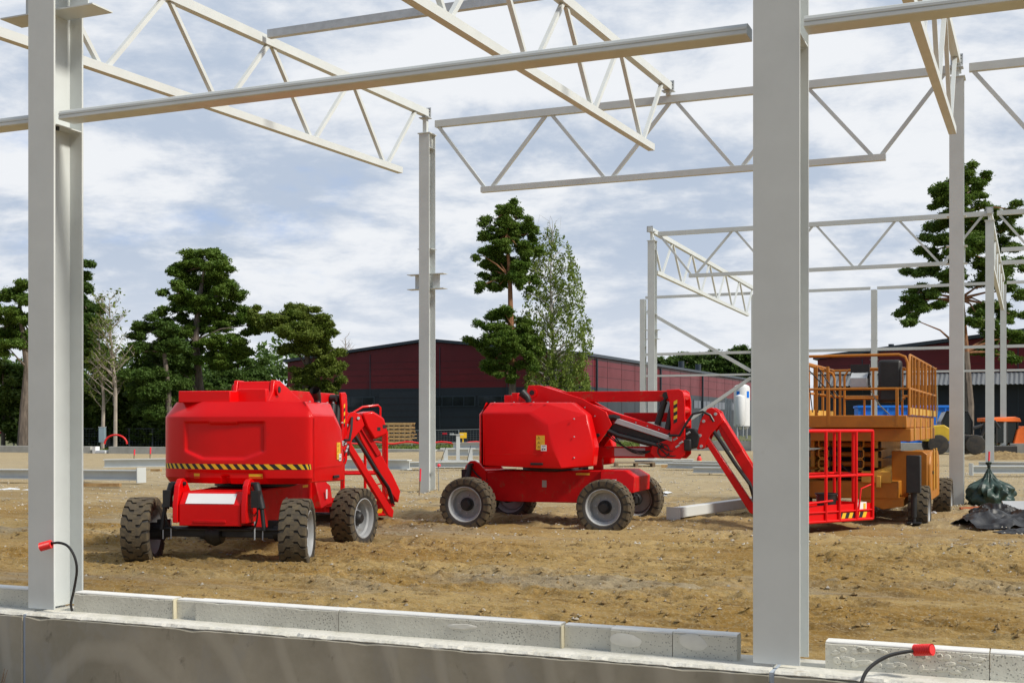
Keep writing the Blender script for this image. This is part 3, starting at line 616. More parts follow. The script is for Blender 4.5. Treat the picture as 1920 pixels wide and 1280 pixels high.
# ------------------------------------------------------------------ articulated boom lift
def boom_lift(label, ctr, chead, wb, tr, tsh, thead, steer0, steer1, ext, basket, z0, joff=0, jyaw=0):
    """chassis frame: +x along the chassis; turntable frame: +x along the boom"""
    root = thing('boom_lift', label, 'boom lift', (ctr[0], ctr[1], z0), chead, 'red articulated boom lifts')
    hw, ht = wb / 2, tr / 2
    wheel(root, -hw, -ht, False, steer0, .3); wheel(root, hw, -ht, False, steer1, 1.1); wheel(root, -hw, ht, True, steer0, .7); wheel(root, hw, ht, True, steer1, 2.0)
    # chassis box with tapered ends
    pr = [(-hw - .05, .55), (-hw + .35, .46), (hw - .55, .46), (hw + .1, .60), (hw + .22, .72), (hw + .22, .98), (hw - .1, 1.02), (-hw + .3, .99), (-hw - .05, .95)]
    MB().prism(pr, -.47, .47).build('chassis', M_REDD, root, bevel=.015)
    MB().add([(hw - .25, -.62, .60), (hw + .34, -.62, .66), (hw + .34, .62, .66), (hw - .25, .62, .60), (hw - .25, -.52, 1.03), (hw + .18, -.52, 1.03), (hw + .18, .52, 1.03), (hw - .25, .52, 1.03), (hw + .36, -.58, .92), (hw + .36, .58, .92)],
             [(0, 3, 2, 1), (4, 5, 6, 7), (0, 1, 8, 5, 4), (3, 7, 6, 9, 2), (1, 2, 9, 8), (8, 9, 6, 5), (0, 4, 7, 3)]).build('front_frame', M_REDD, root, bevel=.012)
    # rear frame: box plate with lugs, white label
    x0 = -hw - .34
    MB().add([(x0, -.42, .56), (x0, .42, .56), (x0, .42, .84), (x0, -.42, .84), (x0 + .13, -.42, 1.0), (x0 + .13, .42, 1.0), (-hw + .35, -.42, .60), (-hw + .35, .42, .60), (-hw + .35, -.42, 1.0), (-hw + .35, .42, 1.0)],
             [(0, 3, 2, 1), (3, 4, 5, 2), (4, 8, 9, 5), (0, 6, 8, 4, 3), (1, 2, 5, 9, 7), (0, 1, 7, 6), (6, 7, 9, 8)]).build('rear_frame', M_RED, root, bevel=.012)
    MB().add([(x0 - .0035, -.33, .85), (x0 - .0035 + .0, .33, .85), (x0 + .107, .33, .975), (x0 + .107, -.33, .975)], [(0, 3, 2, 1)]).build('label_plate', M_WHT, root)
    MB().ab((x0 - .012, -.22, .60), (x0 + .02, .22, .635)).build('lip', M_REDD, root, bevel=.006)
    for s_ in (-1, 1):
        y0, y1 = (s_ * .43, s_ * .50) if s_ > 0 else (s_ * .50, s_ * .43)
        MB().prism([(x0 - .02, .60), (x0 + .42, .60), (x0 + .42, .98), (x0 + .30, 1.12), (x0 + .20, 1.17), (x0 + .12, 1.16), (x0 + .04, 1.08), (x0 - .02, .84)], y0, y1).build('lug', M_RED, root, bevel=.008)
        MB().cyl((x0 + .17, s_ * .40, 1.10), (x0 + .17, s_ * .60, 1.10), .026, 14).build('pin', M_BLACK, root, smooth=True)
        cy = MB(); cy.cyl((x0 + .15, s_ * .57, 1.10), (x0 + .12, s_ * .66, .78), .052, 14); cy.cyl((x0 + .12, s_ * .66, .78), (x0 + .10, s_ * .70, .50), .028, 12); cy.ab((x0 + .02, s_ * .60 - .05, .80), (x0 + .11, s_ * .60 + .05, 1.02)); cy.build('oscillation_cylinder', M_BLACK, root, smooth=True)
        hb = MB(); hose(hb, (x0 + .15, s_ * .55, 1.08), (x0 + .5, s_ * .44, .85), .10, .014); hose(hb, (x0 + .10, s_ * .62, .9), (x0 + .45, s_ * .46, .78), .12, .012); hose(hb, (x0 + .03, s_ * .62, .95), (x0 + .1, s_ * .5, .5), .1, .012, side=s_ * .05); hb.build('hydraulic_hose', M_CABLE, root, smooth=True)
        # u-bolts at the axle
        ub = MB()
        for dy in (-.05, .06): ub.cyl((x0 + .10, s_ * (.62 + dy), .38), (x0 + .10, s_ * (.62 + dy), .62), .009, 6)
        ub.build('u_bolt', M_GREY, root)
    for x in (-hw, hw):
        a = MB(); a.bar((x, -ht + .12, .46), (x, ht - .12, .46), .15, .13); a.lathe([(.0, -.12), (.13, -.10), (.17, 0), (.13, .10), (0, .12)], 18, (x - .02, .05, .44)); a.cyl((x - .13, -ht + .2, .50), (x - .13, ht - .2, .50), .022, 8)
        for s_ in (-1, 1):
            a.cyl((x, s_ * (ht - .30), .46), (x, s_ * (ht - .10), .46), .115, 18); a.bar((x - .02, s_ * (ht - .3), .38), (x - .02, s_ * (ht - .3), .62), .1, .16)
        a.build('axle', M_BLACK, root, bevel=.008)
    MB().ab((-.1, -.4745, .72), (-.02, -.4705, .84)).build('side_plate', M_GREY, root)
    MB().ab((hw - .70, -.4745, .94), (hw - .46, -.4705, .975)).build('warning_sticker', M_STKR, root)
    pl = MB().ab((hw - .02, -.6225, .74), (hw + .05, -.6185, .88)); pl.build('white_tag', M_WHT, root)
    MB().lathe([(.0, 1.10), (.56, 1.10), (.58, 1.06), (.58, 1.01), (.50, .985), (0, .985)], 40, axis='z').build('slew_ring', M_BLACK, root, smooth=True)
    # ---------------- turntable, in its own rotated frame
    TM = Matrix.Translation((tsh[0], tsh[1], 0)) @ Matrix.Rotation(thead - chead, 4, 'Z')
    def tb(mb, name, m_, **k):
        nonlocal TM
        par = k.pop('par', root); mb.v = [TM @ v for v in mb.v]; return mb.build(name, m_, par, **k)
    # hood on the right-hand side
    H_ = lambda s_: [((-1.0 if s_ < 0 else -.55), s_ * 1.07, 2.0), (-.12, s_ * 1.07, 2.0), (.19, s_ * 1.07, 1.80), (.24, s_ * 1.07, 1.45), (.42, s_ * 1.04, 1.06), ((-.98 if s_ < 0 else -.55), s_ * 1.04, 1.10), ((-.90 if s_ < 0 else -.5), s_ * .93, 2.18), (.12, s_ * .92, 2.18), (.50, s_ * .70, 2.18), (.80, s_ * .78, 1.97), (.80, s_ * .50, 1.97), (.92, s_ * .76, 1.42), (.88, s_ * .74, 1.10), (.92, s_ * .46, 1.42), (.88, s_ * .46, 1.10), (.50, s_ * .42, 2.18), (-.92, s_ * .42, 2.18), (-1.0, s_ * .42, 1.08), (.42, s_ * .42, 1.05), (-1.0, s_ * .42, 2.0), (.42, s_ * 1.04, 1.06)]
    for s_, nm in ((-1, 'engine_hood'), (1, 'tank_hood')):
        hd = tb(MB().hull([(p[0], p[1] * (1.11 if s_ > 0 and p[1] > .9 else 1), p[2]) for p in H_(s_)]), nm, M_RED, bevel=.028, ang=14)
        ly = 1.062 if s_ < 0 else 1.17; lt = MB().ab((-.12, s_ * ly - .012, 1.12), (.10, s_ * ly + .012, 1.16)); tb(lt, 'latch', M_BLACK, par=hd, bevel=.006)
    # panel seam and screws on the right hood
    sm2 = MB(); sm2.tube([(-.96, -1.079, 1.12), (-.96, -1.079, 1.96)], .006, 5); sm2.tube([(-.95, -1.080, 1.30), (.22, -1.080, 1.30)], .0035, 5); tb(sm2, 'panel_seam', M_REDD)
    sc2 = MB()
    for x in (-.8, -.45, -.1, .15): sc2.cyl((x, -.96, 2.178), (x, -.96, 2.190), .014, 8)
    for z in (1.25, 1.6, 1.9): sc2.cyl((.60, -.93, z), (.62, -.95, z), .010, 8)
    tb(sc2, 'screw', M_GREY)
    st = MB(); y = -1.0735
    st.ab((.005 + .03 - .6 + .55, y - .001, 1.38), (.135, y + .003, 1.62)); tb(st, 'warning_sticker', M_STKR)
    st = MB(); st.ab((.07, y - .0035, 1.36), (.17, y - .0012, 1.46)); tb(st, 'white_tag', M_WHT)
    g = MB()
    for zc in (1.58, 1.50, 1.43):
        c_ = Vector((.03, y - .0014, zc))
        g.add([c_ + Vector((-.022, 0, -.018)), c_ + Vector((.022, 0, -.018)), c_ + Vector((0, 0, .022)), c_ + Vector((-.013, -.0006, -.012)), c_ + Vector((.013, -.0006, -.012)), c_ + Vector((0, -.0006, .012))], [(0, 1, 4, 3), (1, 2, 5, 4), (2, 0, 3, 5)])
    g.ab((.085, y - .0044, 1.375), (.10, y - .0036, 1.40)); g.ab((.105, y - .0044, 1.375), (.112, y - .0036, 1.42)); g.ab((.09, y - .0044, 1.44), (.155, y - .0036, 1.447)); g.ab((.125, y - .0044, 1.38), (.15, y - .0036, 1.40))
    tb(g, 'sticker_print', M_BLACK)
    # curved counterweight shell with a sunken panel
    def plan(u, inset):                                # u 0..1 from right rear corner to left side
        hwid = 1.075 - inset; pts = [(-.99, -hwid + .02), (-1.07, -hwid + .13)]
        key = [(-1.0 + inset * .3, -hwid), (-1.07 + inset, -hwid + .10), (-1.15 + inset, -.45), (-1.17 + inset, .0), (-1.14 + inset, .46), (-1.03 + inset, hwid - .22), (-.86 + inset * .6, hwid + .03), (-.52, hwid + .12)]
        x = u * (len(key) - 1); i = min(int(x), len(key) - 2); f = x - i
        p0, p1, p2, p3 = key[max(i - 1, 0)], key[i], key[i + 1], key[min(i + 2, len(key) - 1)]
        cr = lambda a, b, c_, d: .5 * (2 * b + (c_ - a) * f + (2 * a - 5 * b + 4 * c_ - d) * f * f + (3 * b - a - 3 * c_ + d) * f ** 3)
        return cr(p0[0], p1[0], p2[0], p3[0]), cr(p0[1], p1[1], p2[1], p3[1])
    def sst(x, a, b): x = min(1, max(0, (x - a) / (b - a))); return x * x * (3 - 2 * x)
    def surf(u, z, off=0):
        ins = 0
        if z > 1.98: ins = (z - 1.98) / .20 * .13
        if z < 1.16: ins = (1.16 - z) / .08 * .05
        x, y = plan(u, ins)
        # recess: from y = -.42 to .68, z 1.42 to 1.88 with slanted lower corners
        zlo = 1.42 + max(0, abs(y - .13) - .30) * .38
        k = sst(y, -.46, -.42) * (1 - sst(y, .68, .73)) * sst(z, zlo - .03, zlo + .02) * (1 - sst(z, 1.865 + (.02 if abs(y - .13) > .2 else 0), 1.90 + (.02 if abs(y - .13) > .2 else 0)))
        zl2 = 1.20; k2 = sst(y, -.50 + (z - 1.1) * .4, -.45 + (z - 1.1) * .4) * (1 - sst(y, .64, .70)) * (1 - sst(z, 1.23, 1.26))
        k3 = math.exp(-((y - .10) / .045) ** 4) * (1 - sst(z, 1.17, 1.20))
        return Vector((x + .034 * k + .022 * k2 + .10 * k3 - off, y, z))
    NU, zs_ = 150, [1.08, 1.10, 1.12, 1.14, 1.16, 1.17] + [1.18 + i * .0145 for i in range(55)] + [1.975, 1.985, 2.05, 2.12, 2.18]
    mb = MB(); vv = []
    for j in range(NU + 1):
        for z in zs_: vv.append(surf(j / NU, z))
    nz = len(zs_)
    fs = [(j * nz + i, (j + 1) * nz + i, (j + 1) * nz + i + 1, j * nz + i + 1) for j in range(NU) for i in range(nz - 1)]
    top = [j * nz + nz - 1 for j in range(NU + 1)]; bot = [j * nz for j in range(NU + 1)]
    o = len(vv); vv += [Vector((-.7, -.6, 2.181)), Vector((-.7, .8, 2.181)), Vector((-.7, -.6, 1.08)), Vector((-.7, .8, 1.08))]
    fs += [tuple(top + [o + 1, o]), tuple(bot[::-1] + [o + 2, o + 3])]
    mb.add(vv, fs); cw = tb(mb, 'counterweight', M_RED, smooth=True, ang=25)
    # hazard band
    yb, bb = MB(), MB(); nst = 23
    for k in range(nst * 2):
        for q in range(4):
            ua, ub_ = (k + q / 4) / (nst * 2), (k + (q + 1) / 4) / (nst * 2); sk = .5 / nst
            f = lambda u_, z: surf(min(.93, max(.035, .035 + .895 * u_)), z, .004)
            a0_, a1_ = min(1, max(0, ua)), min(1, max(0, ub_)); c0_, c1_ = min(1, max(0, ua + sk)), min(1, max(0, ub_ + sk))
            (yb if k % 2 else bb).add([f(a0_, 1.275), f(a1_, 1.275), f(c1_, 1.345), f(c0_, 1.345)], [(0, 1, 2, 3)])
    tb(yb, 'hazard_stripe', M_YEL, par=cw); tb(bb, 'hazard_stripe', M_BLACK, par=cw)
    for yy, dw in ((.53, .05), (-.33, .10)):
        us = [i / 300 for i in range(301) if abs(surf(i / 300, 1.18).y - yy) < dw]; u0, u1 = min(us), max(us)
        q = MB(); n = 6
        pts = [surf(u0 + (u1 - u0) * i / n, 1.155, .002) for i in range(n + 1)] + [surf(u0 + (u1 - u0) * i / n, 1.215, .002) for i in range(n + 1)]
        q.add(pts, [(i, i + 1, i + n + 2, i + n + 1) for i in range(n)]); tb(q, 'reflector', M_YEL, par=cw)
    # beacon and exhaust
    be = MB().lathe([(0, 2.27), (.045, 2.27), (.055, 2.25), (.055, 2.20), (0, 2.20)], 16, (-.80, .80, 0), 'z'); tb(be, 'beacon', M_AMBER, smooth=True)
    be = MB().lathe([(.065, 2.20), (.065, 2.175), (0, 2.17)], 16, (-.80, .80, 0), 'z'); tb(be, 'beacon_base', M_BLACK, smooth=True)
    ex = MB().tube([(-.22, -.86, 2.16), (-.22, -.86, 2.22), (-.24, -.86, 2.26), (-.34, -.86, 2.35)], [.05, .052, .058, .075], 14, cap=False); ex.tube([(-.22, -.86, 2.17), (-.22, -.86, 2.22), (-.245, -.86, 2.26), (-.338, -.86, 2.348)], [.045, .047, .053, .070], 14, cap=False); tb(ex, 'exhaust', M_BLACK, smooth=True)
    # tower between the hoods
    tw = [(-.62, 2.19), (-.46, 2.33), (-.41, 2.49), (-.20, 2.49), (.57, 2.25), (1.0, 2.02), (1.10, 1.80), (.80, 1.40), (.62, 1.12), (-.7, 1.12)]
    for y0, y1 in ((-.30, -.24), (.24, .30)): tb(MB().prism(tw, y0, y1), 'tower_plate', M_RED, bevel=.01)
    tb(MB().prism([(-.60, 1.12), (-.60, 2.17), (-.45, 2.32), (-.40, 2.475), (-.20, 2.475), (.3, 2.32), (.3, 1.12)], -.236, .236), 'tower_core', M_RED, bevel=.01)
    tb(MB().ab((-1.0, .10, 2.17), (-.62, .85, 2.33)), 'top_box', M_RED, bevel=.012)
    tb(MB().ab((-.72, -.30, 2.17), (-.60, .12, 2.36)), 'top_box', M_RED, bevel=.012)
    pv = MB().cyl((.42, -.345, 1.80), (.42, .345, 1.80), .17, 28); tb(pv, 'pivot_disc', M_RED, bevel=.006)
    for x, z, q in ((-.33, 2.36, .045), (.86, 1.62, .03), (.42, 1.80, .03), (.30, 1.35, .03)): tb(MB().cyl((x, -.345, z), (x, .345, z), q, 16), 'pivot_pin', M_BLACK, smooth=True)
    tb(MB().cyl((-.33, -.335, 2.36), (-.33, .335, 2.36), .085, 20), 'pin_boss', M_RED, smooth=True)
    E1 = lambda x: x + ext * min(1, max(0, (x - .9) / .6))   # stretch of the arms beyond the tower
    P_ = lambda pl: [(E1(x), z) for x, z in pl]
    # diagonal arm
    arm = tb(MB().prism(P_([(-.1, 2.44), (1.19, 1.99), (2.36, 1.63), (2.40, 1.54), (2.20, 1.38), (.98, 1.66), (.55, 2.0)]), -.21, -.04), 'lower_arm', M_RED, bevel=.012)
    fl = MB(); pts = [(2.0, 1.42), (1.2, 1.62), (.98, 1.72), (.90, 1.82), (.97, 1.92), (1.12, 1.93), (1.22, 1.90)]
    fl.tube([(E1(x), -.25, z) for x, z in pts], .05, 8); fl.prism(P_([(1.0, 1.74), (1.15, 1.82), (2.05, 1.53), (2.0, 1.44)]), -.235, -.215); tb(fl, 'energy_chain', M_BLACK, par=arm, smooth=True)
    tb(MB().prism(P_([(1.14, 1.83), (1.20, 1.91), (2.14, 1.60), (2.14, 1.52)]), -.30, -.24), 'guard_strip', M_GREY, par=arm, bevel=.005)
    # upper arm, lower link, second link
    tb(MB().prism(P_([(.10, 2.20), (.10, 2.38), (2.30, 2.38), (2.34, 2.22), (2.1, 2.20)]), -.10, .12), 'upper_arm', M_REDD, bevel=.012)
    ll = tb(MB().prism(P_([(.50, 1.22), (.50, 1.42), (1.80, 1.43), (1.80, 1.23)]), -.13, .13), 'lower_link', M_REDD, bevel=.012)
    tb(MB().prism(P_([(1.10, 1.26), (1.10, 1.40), (1.64, 1.40), (1.64, 1.26)]), -.1335, -.1315), 'label_plate', mat('pale_label', (.50, .46, .48), .5, var=.05) if 'pale_label' not in bpy.data.materials else bpy.data.materials['pale_label'], par=ll)
    tb(MB().bar((E1(1.2), .18, 1.93), (E1(2.25), .18, 1.93), .12, .16), 'second_link', M_REDD, bevel=.01)
    tb(MB().ab((.70, -.06, .98), (.86, .06, 1.24)), 'rest_foot', M_REDD, bevel=.01)
    # knuckle
    kp = [(2.04, 2.39), (2.26, 2.40), (2.33, 2.36), (2.36, 2.2), (2.36, 1.30), (2.28, 1.22), (1.86, 1.24), (1.76, 1.32), (1.80, 1.46), (2.10, 1.56), (2.12, 1.80), (2.10, 2.15)]
    for y0, y1 in ((-.29, -.25), (.25, .29)): kn = tb(MB().prism(P_(kp), y0, y1), 'knuckle_plate', M_RED, bevel=.01)
    hz_ = MB(); hy = MB()
    for i in range(6):
        z = 1.82 + i * .062; (hy if i % 2 else hz_).add([(E1(2.17), -.2925, z), (E1(2.23), -.2925, z + .03), (E1(2.23), -.2925, z + .092), (E1(2.17), -.2925, z + .062)], [(0, 1, 2, 3)])
    tb(hz_, 'hazard_stripe', M_BLACK); tb(hy, 'hazard_stripe', M_YEL)
    for x, z, r_ in ((2.26, 2.28, .085), (2.28, 2.05, .07), (2.28, 1.82, .075), (2.2, 1.32, .08), (1.90, 1.33, .07)): tb(MB().cyl((E1(x), -.25, z), (E1(x), .25, z), r_, 20), 'cross_tube', M_RED, smooth=True)
    cy = MB()
    for a, b_, yy in (((2.02, 2.30), (1.86, 1.80), -.17), ((2.17, 2.30), (2.05, 1.72), -.20)):
        A_, B_ = Vector((E1(a[0]), yy, a[1])), Vector((E1(b_[0]), yy, b_[1])); cy.cyl(A_, A_.lerp(B_, .25), .03, 10); cy.cyl(A_.lerp(B_, .2), B_, .055, 14); cy.cyl(A_ + Vector((0, -.05, 0)), A_ + Vector((0, .05, 0)), .06, 12)
    tb(cy, 'lift_cylinder', M_BLACK, smooth=True)
    jb = MB(); jb.prism(P_([(2.06, 1.66), (2.16, 1.74), (2.5, 1.74), (2.60, 1.62), (2.56, 1.42), (2.30, 1.36), (2.1, 1.30), (1.78, 1.38), (1.85, 1.5)]), -.22, .2); jb.cyl((E1(2.0), -.28, 1.36), (E1(2.0), .1, 1.36), .11, 18); jb.ab((E1(2.34), -.30, 1.36), (E1(2.46), -.2, 1.56)); tb(jb, 'rotary_joint', M_BLACK, bevel=.02)
    hb = MB()
    hb.tube([(E1(2.10), -.33, 1.62), (E1(2.28), -.35, 1.62), (E1(2.38), -.35, 1.80), (E1(2.5), -.32, 1.98), (E1(2.66), -.28, 2.02), (E1(2.78), -.26, 1.96), (E1(2.84), -.26, 1.85)], .022, 8)
    for k in range(4): hose(hb, (E1(1.9), -.28 - .015 * k, 1.55 - .03 * k), (E1(2.42), -.25, 1.60 - .04 * k), .05 + .05 * k, .011)
    for k in range(3): hose(hb, (1.0 + .06 * k, -.24, 1.62), (E1(1.78), -.24, 1.36), .10 + .03 * k, .010)
    for k in range(2): hb.tube([(E1(2.0) + .10 * math.cos(a), -.30 - .03 * k, 1.36 + .11 * math.sin(a)) for a in [i * .5 for i in range(13)]], .008, 5)
    tb(hb, 'hydraulic_hose', M_CABLE, smooth=True)
    ft = MB()
    for x, z in ((2.12, 1.60), (2.2, 1.56), (2.3, 1.50), (2.24, 1.44), (2.42, 1.66)): ft.cyl((E1(x) - .03, -.31, z - .02), (E1(x) + .03, -.31, z + .02), .017, 8)
    tb(ft, 'hose_fitting', M_GREY, smooth=True)
    # jib, free to swing sideways at the rotary joint
    JM = TM @ Matrix.Translation((2.5 + ext, 0, 0)) @ Matrix.Rotation(jyaw, 4, 'Z') @ Matrix.Translation((-2.5 - ext, 0, 0))
    TM0 = TM; TM = JM
    J = lambda pl: [(E1(x) + joff * max(0, (x - 2.6)), z) for x, z in pl]
    hd = [(2.50, 1.46), (2.56, 1.38), (2.68, 1.42), (2.76, 1.62), (2.98, 1.86), (2.92, 2.02), (2.80, 2.09), (2.72, 2.07), (2.60, 1.86)]
    for y0, y1 in ((-.19, -.15), (.15, .19)): tb(MB().prism(J(hd), y0, y1), 'jib_head_plate', M_RED, bevel=.008)
    jt = [(2.80, 2.00), (2.92, 2.00), (3.52, 1.02), (3.66, .74), (3.62, .55), (3.50, .70), (2.94, 1.62)]
    jm = tb(MB().prism(J(jt), -.12, .13), 'jib_arm', M_RED, bevel=.012)
    tb(MB().prism(J([(2.90, 1.84), (3.02, 1.84), (3.30, 1.38), (3.22, 1.34)]), -.15, -.125), 'jib_side_plate', M_REDD, par=jm, bevel=.006)
    tb(MB().prism(J([(2.56, 1.68), (2.66, 1.70), (3.52, .42), (3.50, .30), (3.42, .34)]), -.16, -.04), 'jib_rod', M_RED, bevel=.01)
    cb = MB(); q = J([(2.80, 1.72), (2.95, 1.50), (3.20, 1.12), (3.42, .82), (3.46, .70), (3.50, .55)]); cb.tube([(x, -.14, z) for x, z in q], .032, 8); cb.tube([(x + .02, -.18, z - .03) for x, z in q[2:]], .013, 6); tb(cb, 'jib_cable', M_CABLE, smooth=True)
    bt_ = MB()
    for x, z in ((1.5, 1.84), (1.7, 1.78), (1.9, 1.72), (2.1, 1.66), (2.28, 1.60), (.62, 2.1), (.8, 1.95), (.5, 1.6), (.7, 1.45)): yy = -.2115 if x > 1.2 else -.3025; q = Matrix.Identity(4); bt_.cyl((E1(x), yy, z), (E1(x), yy - .008, z), .011, 8)
    TMx = TM; TM = TM0; tb(bt_, 'bolt_head', M_GREY); TM = TMx
    kn = MB()
    for x, z in ((2.62, 1.44), (2.66, 1.86), (2.86, 1.98), (2.60, 1.62)):
        q = J([(x, z)])[0]; kn.cyl((q[0], -.21, q[1]), (q[0], .21, q[1]), .026, 12)
    tb(kn, 'jib_pin', M_GREY, smooth=True)
    if jyaw:
        mo = tb(MB().prism(J([(2.92, 2.06), (3.12, 2.10), (3.32, 1.98), (3.40, 1.72), (3.14, 1.62), (3.00, 1.84)]), -.22, .20), 'motor_cover', M_RED, bevel=.03)
        hn = MB().tube([(q_[0], .0, q_[1]) for q_ in J([(2.86, 2.08), (3.02, 2.17), (3.30, 2.20), (3.34, 2.16), (3.34, 1.98)])], .018, 8); tb(hn, 'grab_handle', M_RED, par=mo, smooth=True)
        for q_ in J([(3.22, 1.80), (3.32, 1.84)]): tb(MB().ab((q_[0] - .03, -.223, q_[1] - .03), (q_[0] + .03, -.2205, q_[1] + .03)), 'cover_slot', M_BLACK, par=mo)
    # working basket
    bx, by, bh, bl, bd, bz = basket                    # world centre of the floor, heading of the long side, length, depth, floor height
    BM = MROOT[root.name].inverted() @ Matrix.Translation((bx, by, bz)) @ Matrix.Rotation(bh, 4, 'Z')
    def bb_(mb, name, m_, **k): mb.v = [BM @ v for v in mb.v]; return mb.build(name, m_, k.pop('par', root), **k)
    l, d = bl / 2, bd / 2
    fr = MB(); c4 = [(-l, -d), (l, -d), (l, d), (-l, d)]
    for z, r_ in ((1.44, .027), (.72, .024), (.15, .015), (.0, .024)):
        for i in range(4): a, b_ = c4[i], c4[(i + 1) % 4]; fr.tube([(a[0], a[1], z), (b_[0], b_[1], z)], r_, 10)
    for x, y in c4 + [(0, -d), (-.32, -d), (0, d), (-.5, d), (l * .5, -d), (-l, 0), (l, 0)]: fr.tube([(x, y, 0), (x, y, 1.44)], .026, 10)
    for a in ((.06, .30), ): fr.tube([(l * .5 + .04, -d, 0.0), (l * .5 + .12, -d, .5), (l - .05, -d, .56)], .014, 8)
    fr.tube([(-l, -d - .03, .30), (-.2, -d - .03, .33)], .017, 8)
    bk = bb_(fr, 'basket_rail', M_RED, smooth=True)
    bb_(MB().ab((-l, -d, -.02), (l, d, .015)), 'basket_floor', M_REDD)
    bb_(MB().ab((-l + .02, -d + .015, .02), (l - .02, -d + .025, .26)).ab((-l + .02, d - .025, .02), (l - .02, d - .015, .26)).ab((l - .03, -d + .03, .02), (l - .02, d - .03, .26)), 'kick_plate', M_RED)
    hz_ = MB(); hy = MB()
    for i in range(8):
        x = -.02 + i * .085; (hy if i % 2 else hz_).add([(x, -d + .0125, .03), (x + .085, -d + .0125, .03), (x + .125, -d + .0125, .12), (x + .04, -d + .0125, .12)], [(0, 1, 2, 3)])
    bb_(hz_, 'hazard_stripe', M_BLACK); bb_(hy, 'hazard_stripe', M_YEL)
    bb_(MB().ab((l - .42, -d + .0105, .15), (l - .14, -d + .0125, .28)), 'white_tag', M_WHT); bb_(MB().ab((l - .22, -d + .008, .165), (l - .16, -d + .010, .26)), 'yellow_tag', M_STKR)
    bb_(MB().ab((-l + .05, -d + .06, 1.2), (-l + .22, -d + .26, 1.5)), 'control_box', M_BLACK, bevel=.02); bb_(MB().ab((-l + .0, d - .4, .1), (-l + .25, d - .05, .5)), 'mount_box', M_RED, bevel=.02)
    bb_(MB().ab((-l - .02, -.15, .05), (-l + .2, .3, .22)), 'socket_box', M_WHT, bevel=.02)
    ar = MB(); q = J([(3.56, .55)])[0]; A_ = TM @ Vector((q[0], 0, q[1])); B_ = BM @ Vector((-l * .6, 0, -.02)); ar.bar(A_, B_, .12, .14); ar.build('basket_mount', M_REDD, root, bevel=.01)
    return root, BM

a1 = math.atan2(.989, .146)
lift1, B1 = boom_lift('red boom lift at left seen from behind, with a black and yellow hazard band', (-3.66, 17.7), R(81.6), 2.75, 2.13, (.0, -.14), R(79), R(9), R(-13), .42, (-3.0, 21.9, R(10), 1.5, .8, .30), .0, 0, R(-50))
lift2, B2 = boom_lift('red boom lift in the middle seen from its side with its jib folded down', (.77, 21.85), R(-19), 2.42, 2.42 - .1, (.0, .0), R(-19), 0, 0, 0, (5.03, 20.21, R(35), 1.64, .80, .33), .07)
bp = B2 @ Vector((-.10, -.22, .12)); bp = MROOT[lift2.name] @ bp
o = thing('bucket', 'black rubber bucket standing in the red basket', 'bucket', bp)
MB().lathe([(.0, .0), (.13, .0), (.17, .30), (.185, .30), (.185, .32), (.165, .32), (.125, .02), (0, .02)], 28, axis='z').build('pail', M_BLACK, o, smooth=True)
MB().tube([(.18 * math.cos(a), .03 * math.sin(a), .31 + .0 * a) if 0 else (.178 * math.cos(a), -.10 * math.sin(a), .30 - .05 * math.sin(a)) for a in [i * math.pi / 12 for i in range(13)]], .004, 5).build('handle', M_GREY, o)

# ------------------------------------------------------------------ ochre scissor lift
SB = Vector((7.22, 21.5, -.01))
sl_ = thing('scissor_lift', 'ochre yellow scissor lift with railed platform behind the red basket', 'scissor lift', SB, -TH)
WS = wheel_meshes(.84, .33, 18)
for x, y, fl in ((-.13, .0, 1), (-2.2, .0, 0), (.04, 3.3, 1), (-2.2, 3.3, 0)):
    w_ = wheel(sl_, x, y, False, R(90) if fl else R(-90), .4 * y + .2, WS)
o_ = lambda mb, n, m_, **k: mb.build(n, m_, sl_, **k)
o_(MB().ab((-1.95, -.45, .60), (-.45, 3.9, .90)).add([(-1.95, -.47, .62), (-.45, -.47, .62), (-.45, -.47, .88), (-1.95, -.47, .88)], [(0, 1, 2, 3)]), 'chassis', M_ORG, bevel=.015)
o_(MB().prism([(-1.2, .62), (-.35, .62), (-.35, .48), (-.7, .42)], -.44, .4), 'belly_plate', M_ORG, bevel=.01)
# fender housings on the right: rounded top boxes
fp = [(0 + .45, .52), (.45, 1.18), (.55, 1.33), (.72, 1.40), (2.2, 1.40), (2.45, 1.30), (2.55, 1.1), (2.55, .52)]
mb = MB(); q = [(-.40, y, z) for y, z in fp] + [(.02, y, z) for y, z in fp]; n = len(fp); mb.add(q, [tuple(range(n)), tuple(range(2 * n - 1, n - 1, -1))] + [(i, i + n, (i + 1) % n + n, (i + 1) % n) for i in range(n)])
o_(mb, 'side_housing', M_ORG, bevel=.03); mb = MB(); mb.add([(v[0] - 1.95, v[1], v[2]) for v in q], [tuple(range(n)), tuple(range(2 * n - 1, n - 1, -1))] + [(i, i + n, (i + 1) % n + n, (i + 1) % n) for i in range(n)]); o_(mb, 'side_housing', M_ORG, bevel=.03)
o_(MB().prism([(-.62, .56), (-.02, .62), (-.02, 1.36), (-.10, 1.42), (-.62, 1.42)], .20, .26), 'front_fender', M_ORG, bevel=.012)
for y in (.9, 1.5): o_(MB().ab((.022, y, .7), (.05, y + .06, 1.45)), 'housing_strap', M_ORGY, bevel=.006)
for y, z in ((.8, 1.0), (1.7, 1.1)): o_(MB().ab((.022, y, z), (.035, y + .16, z + .05)), 'hinge', M_BLACK)
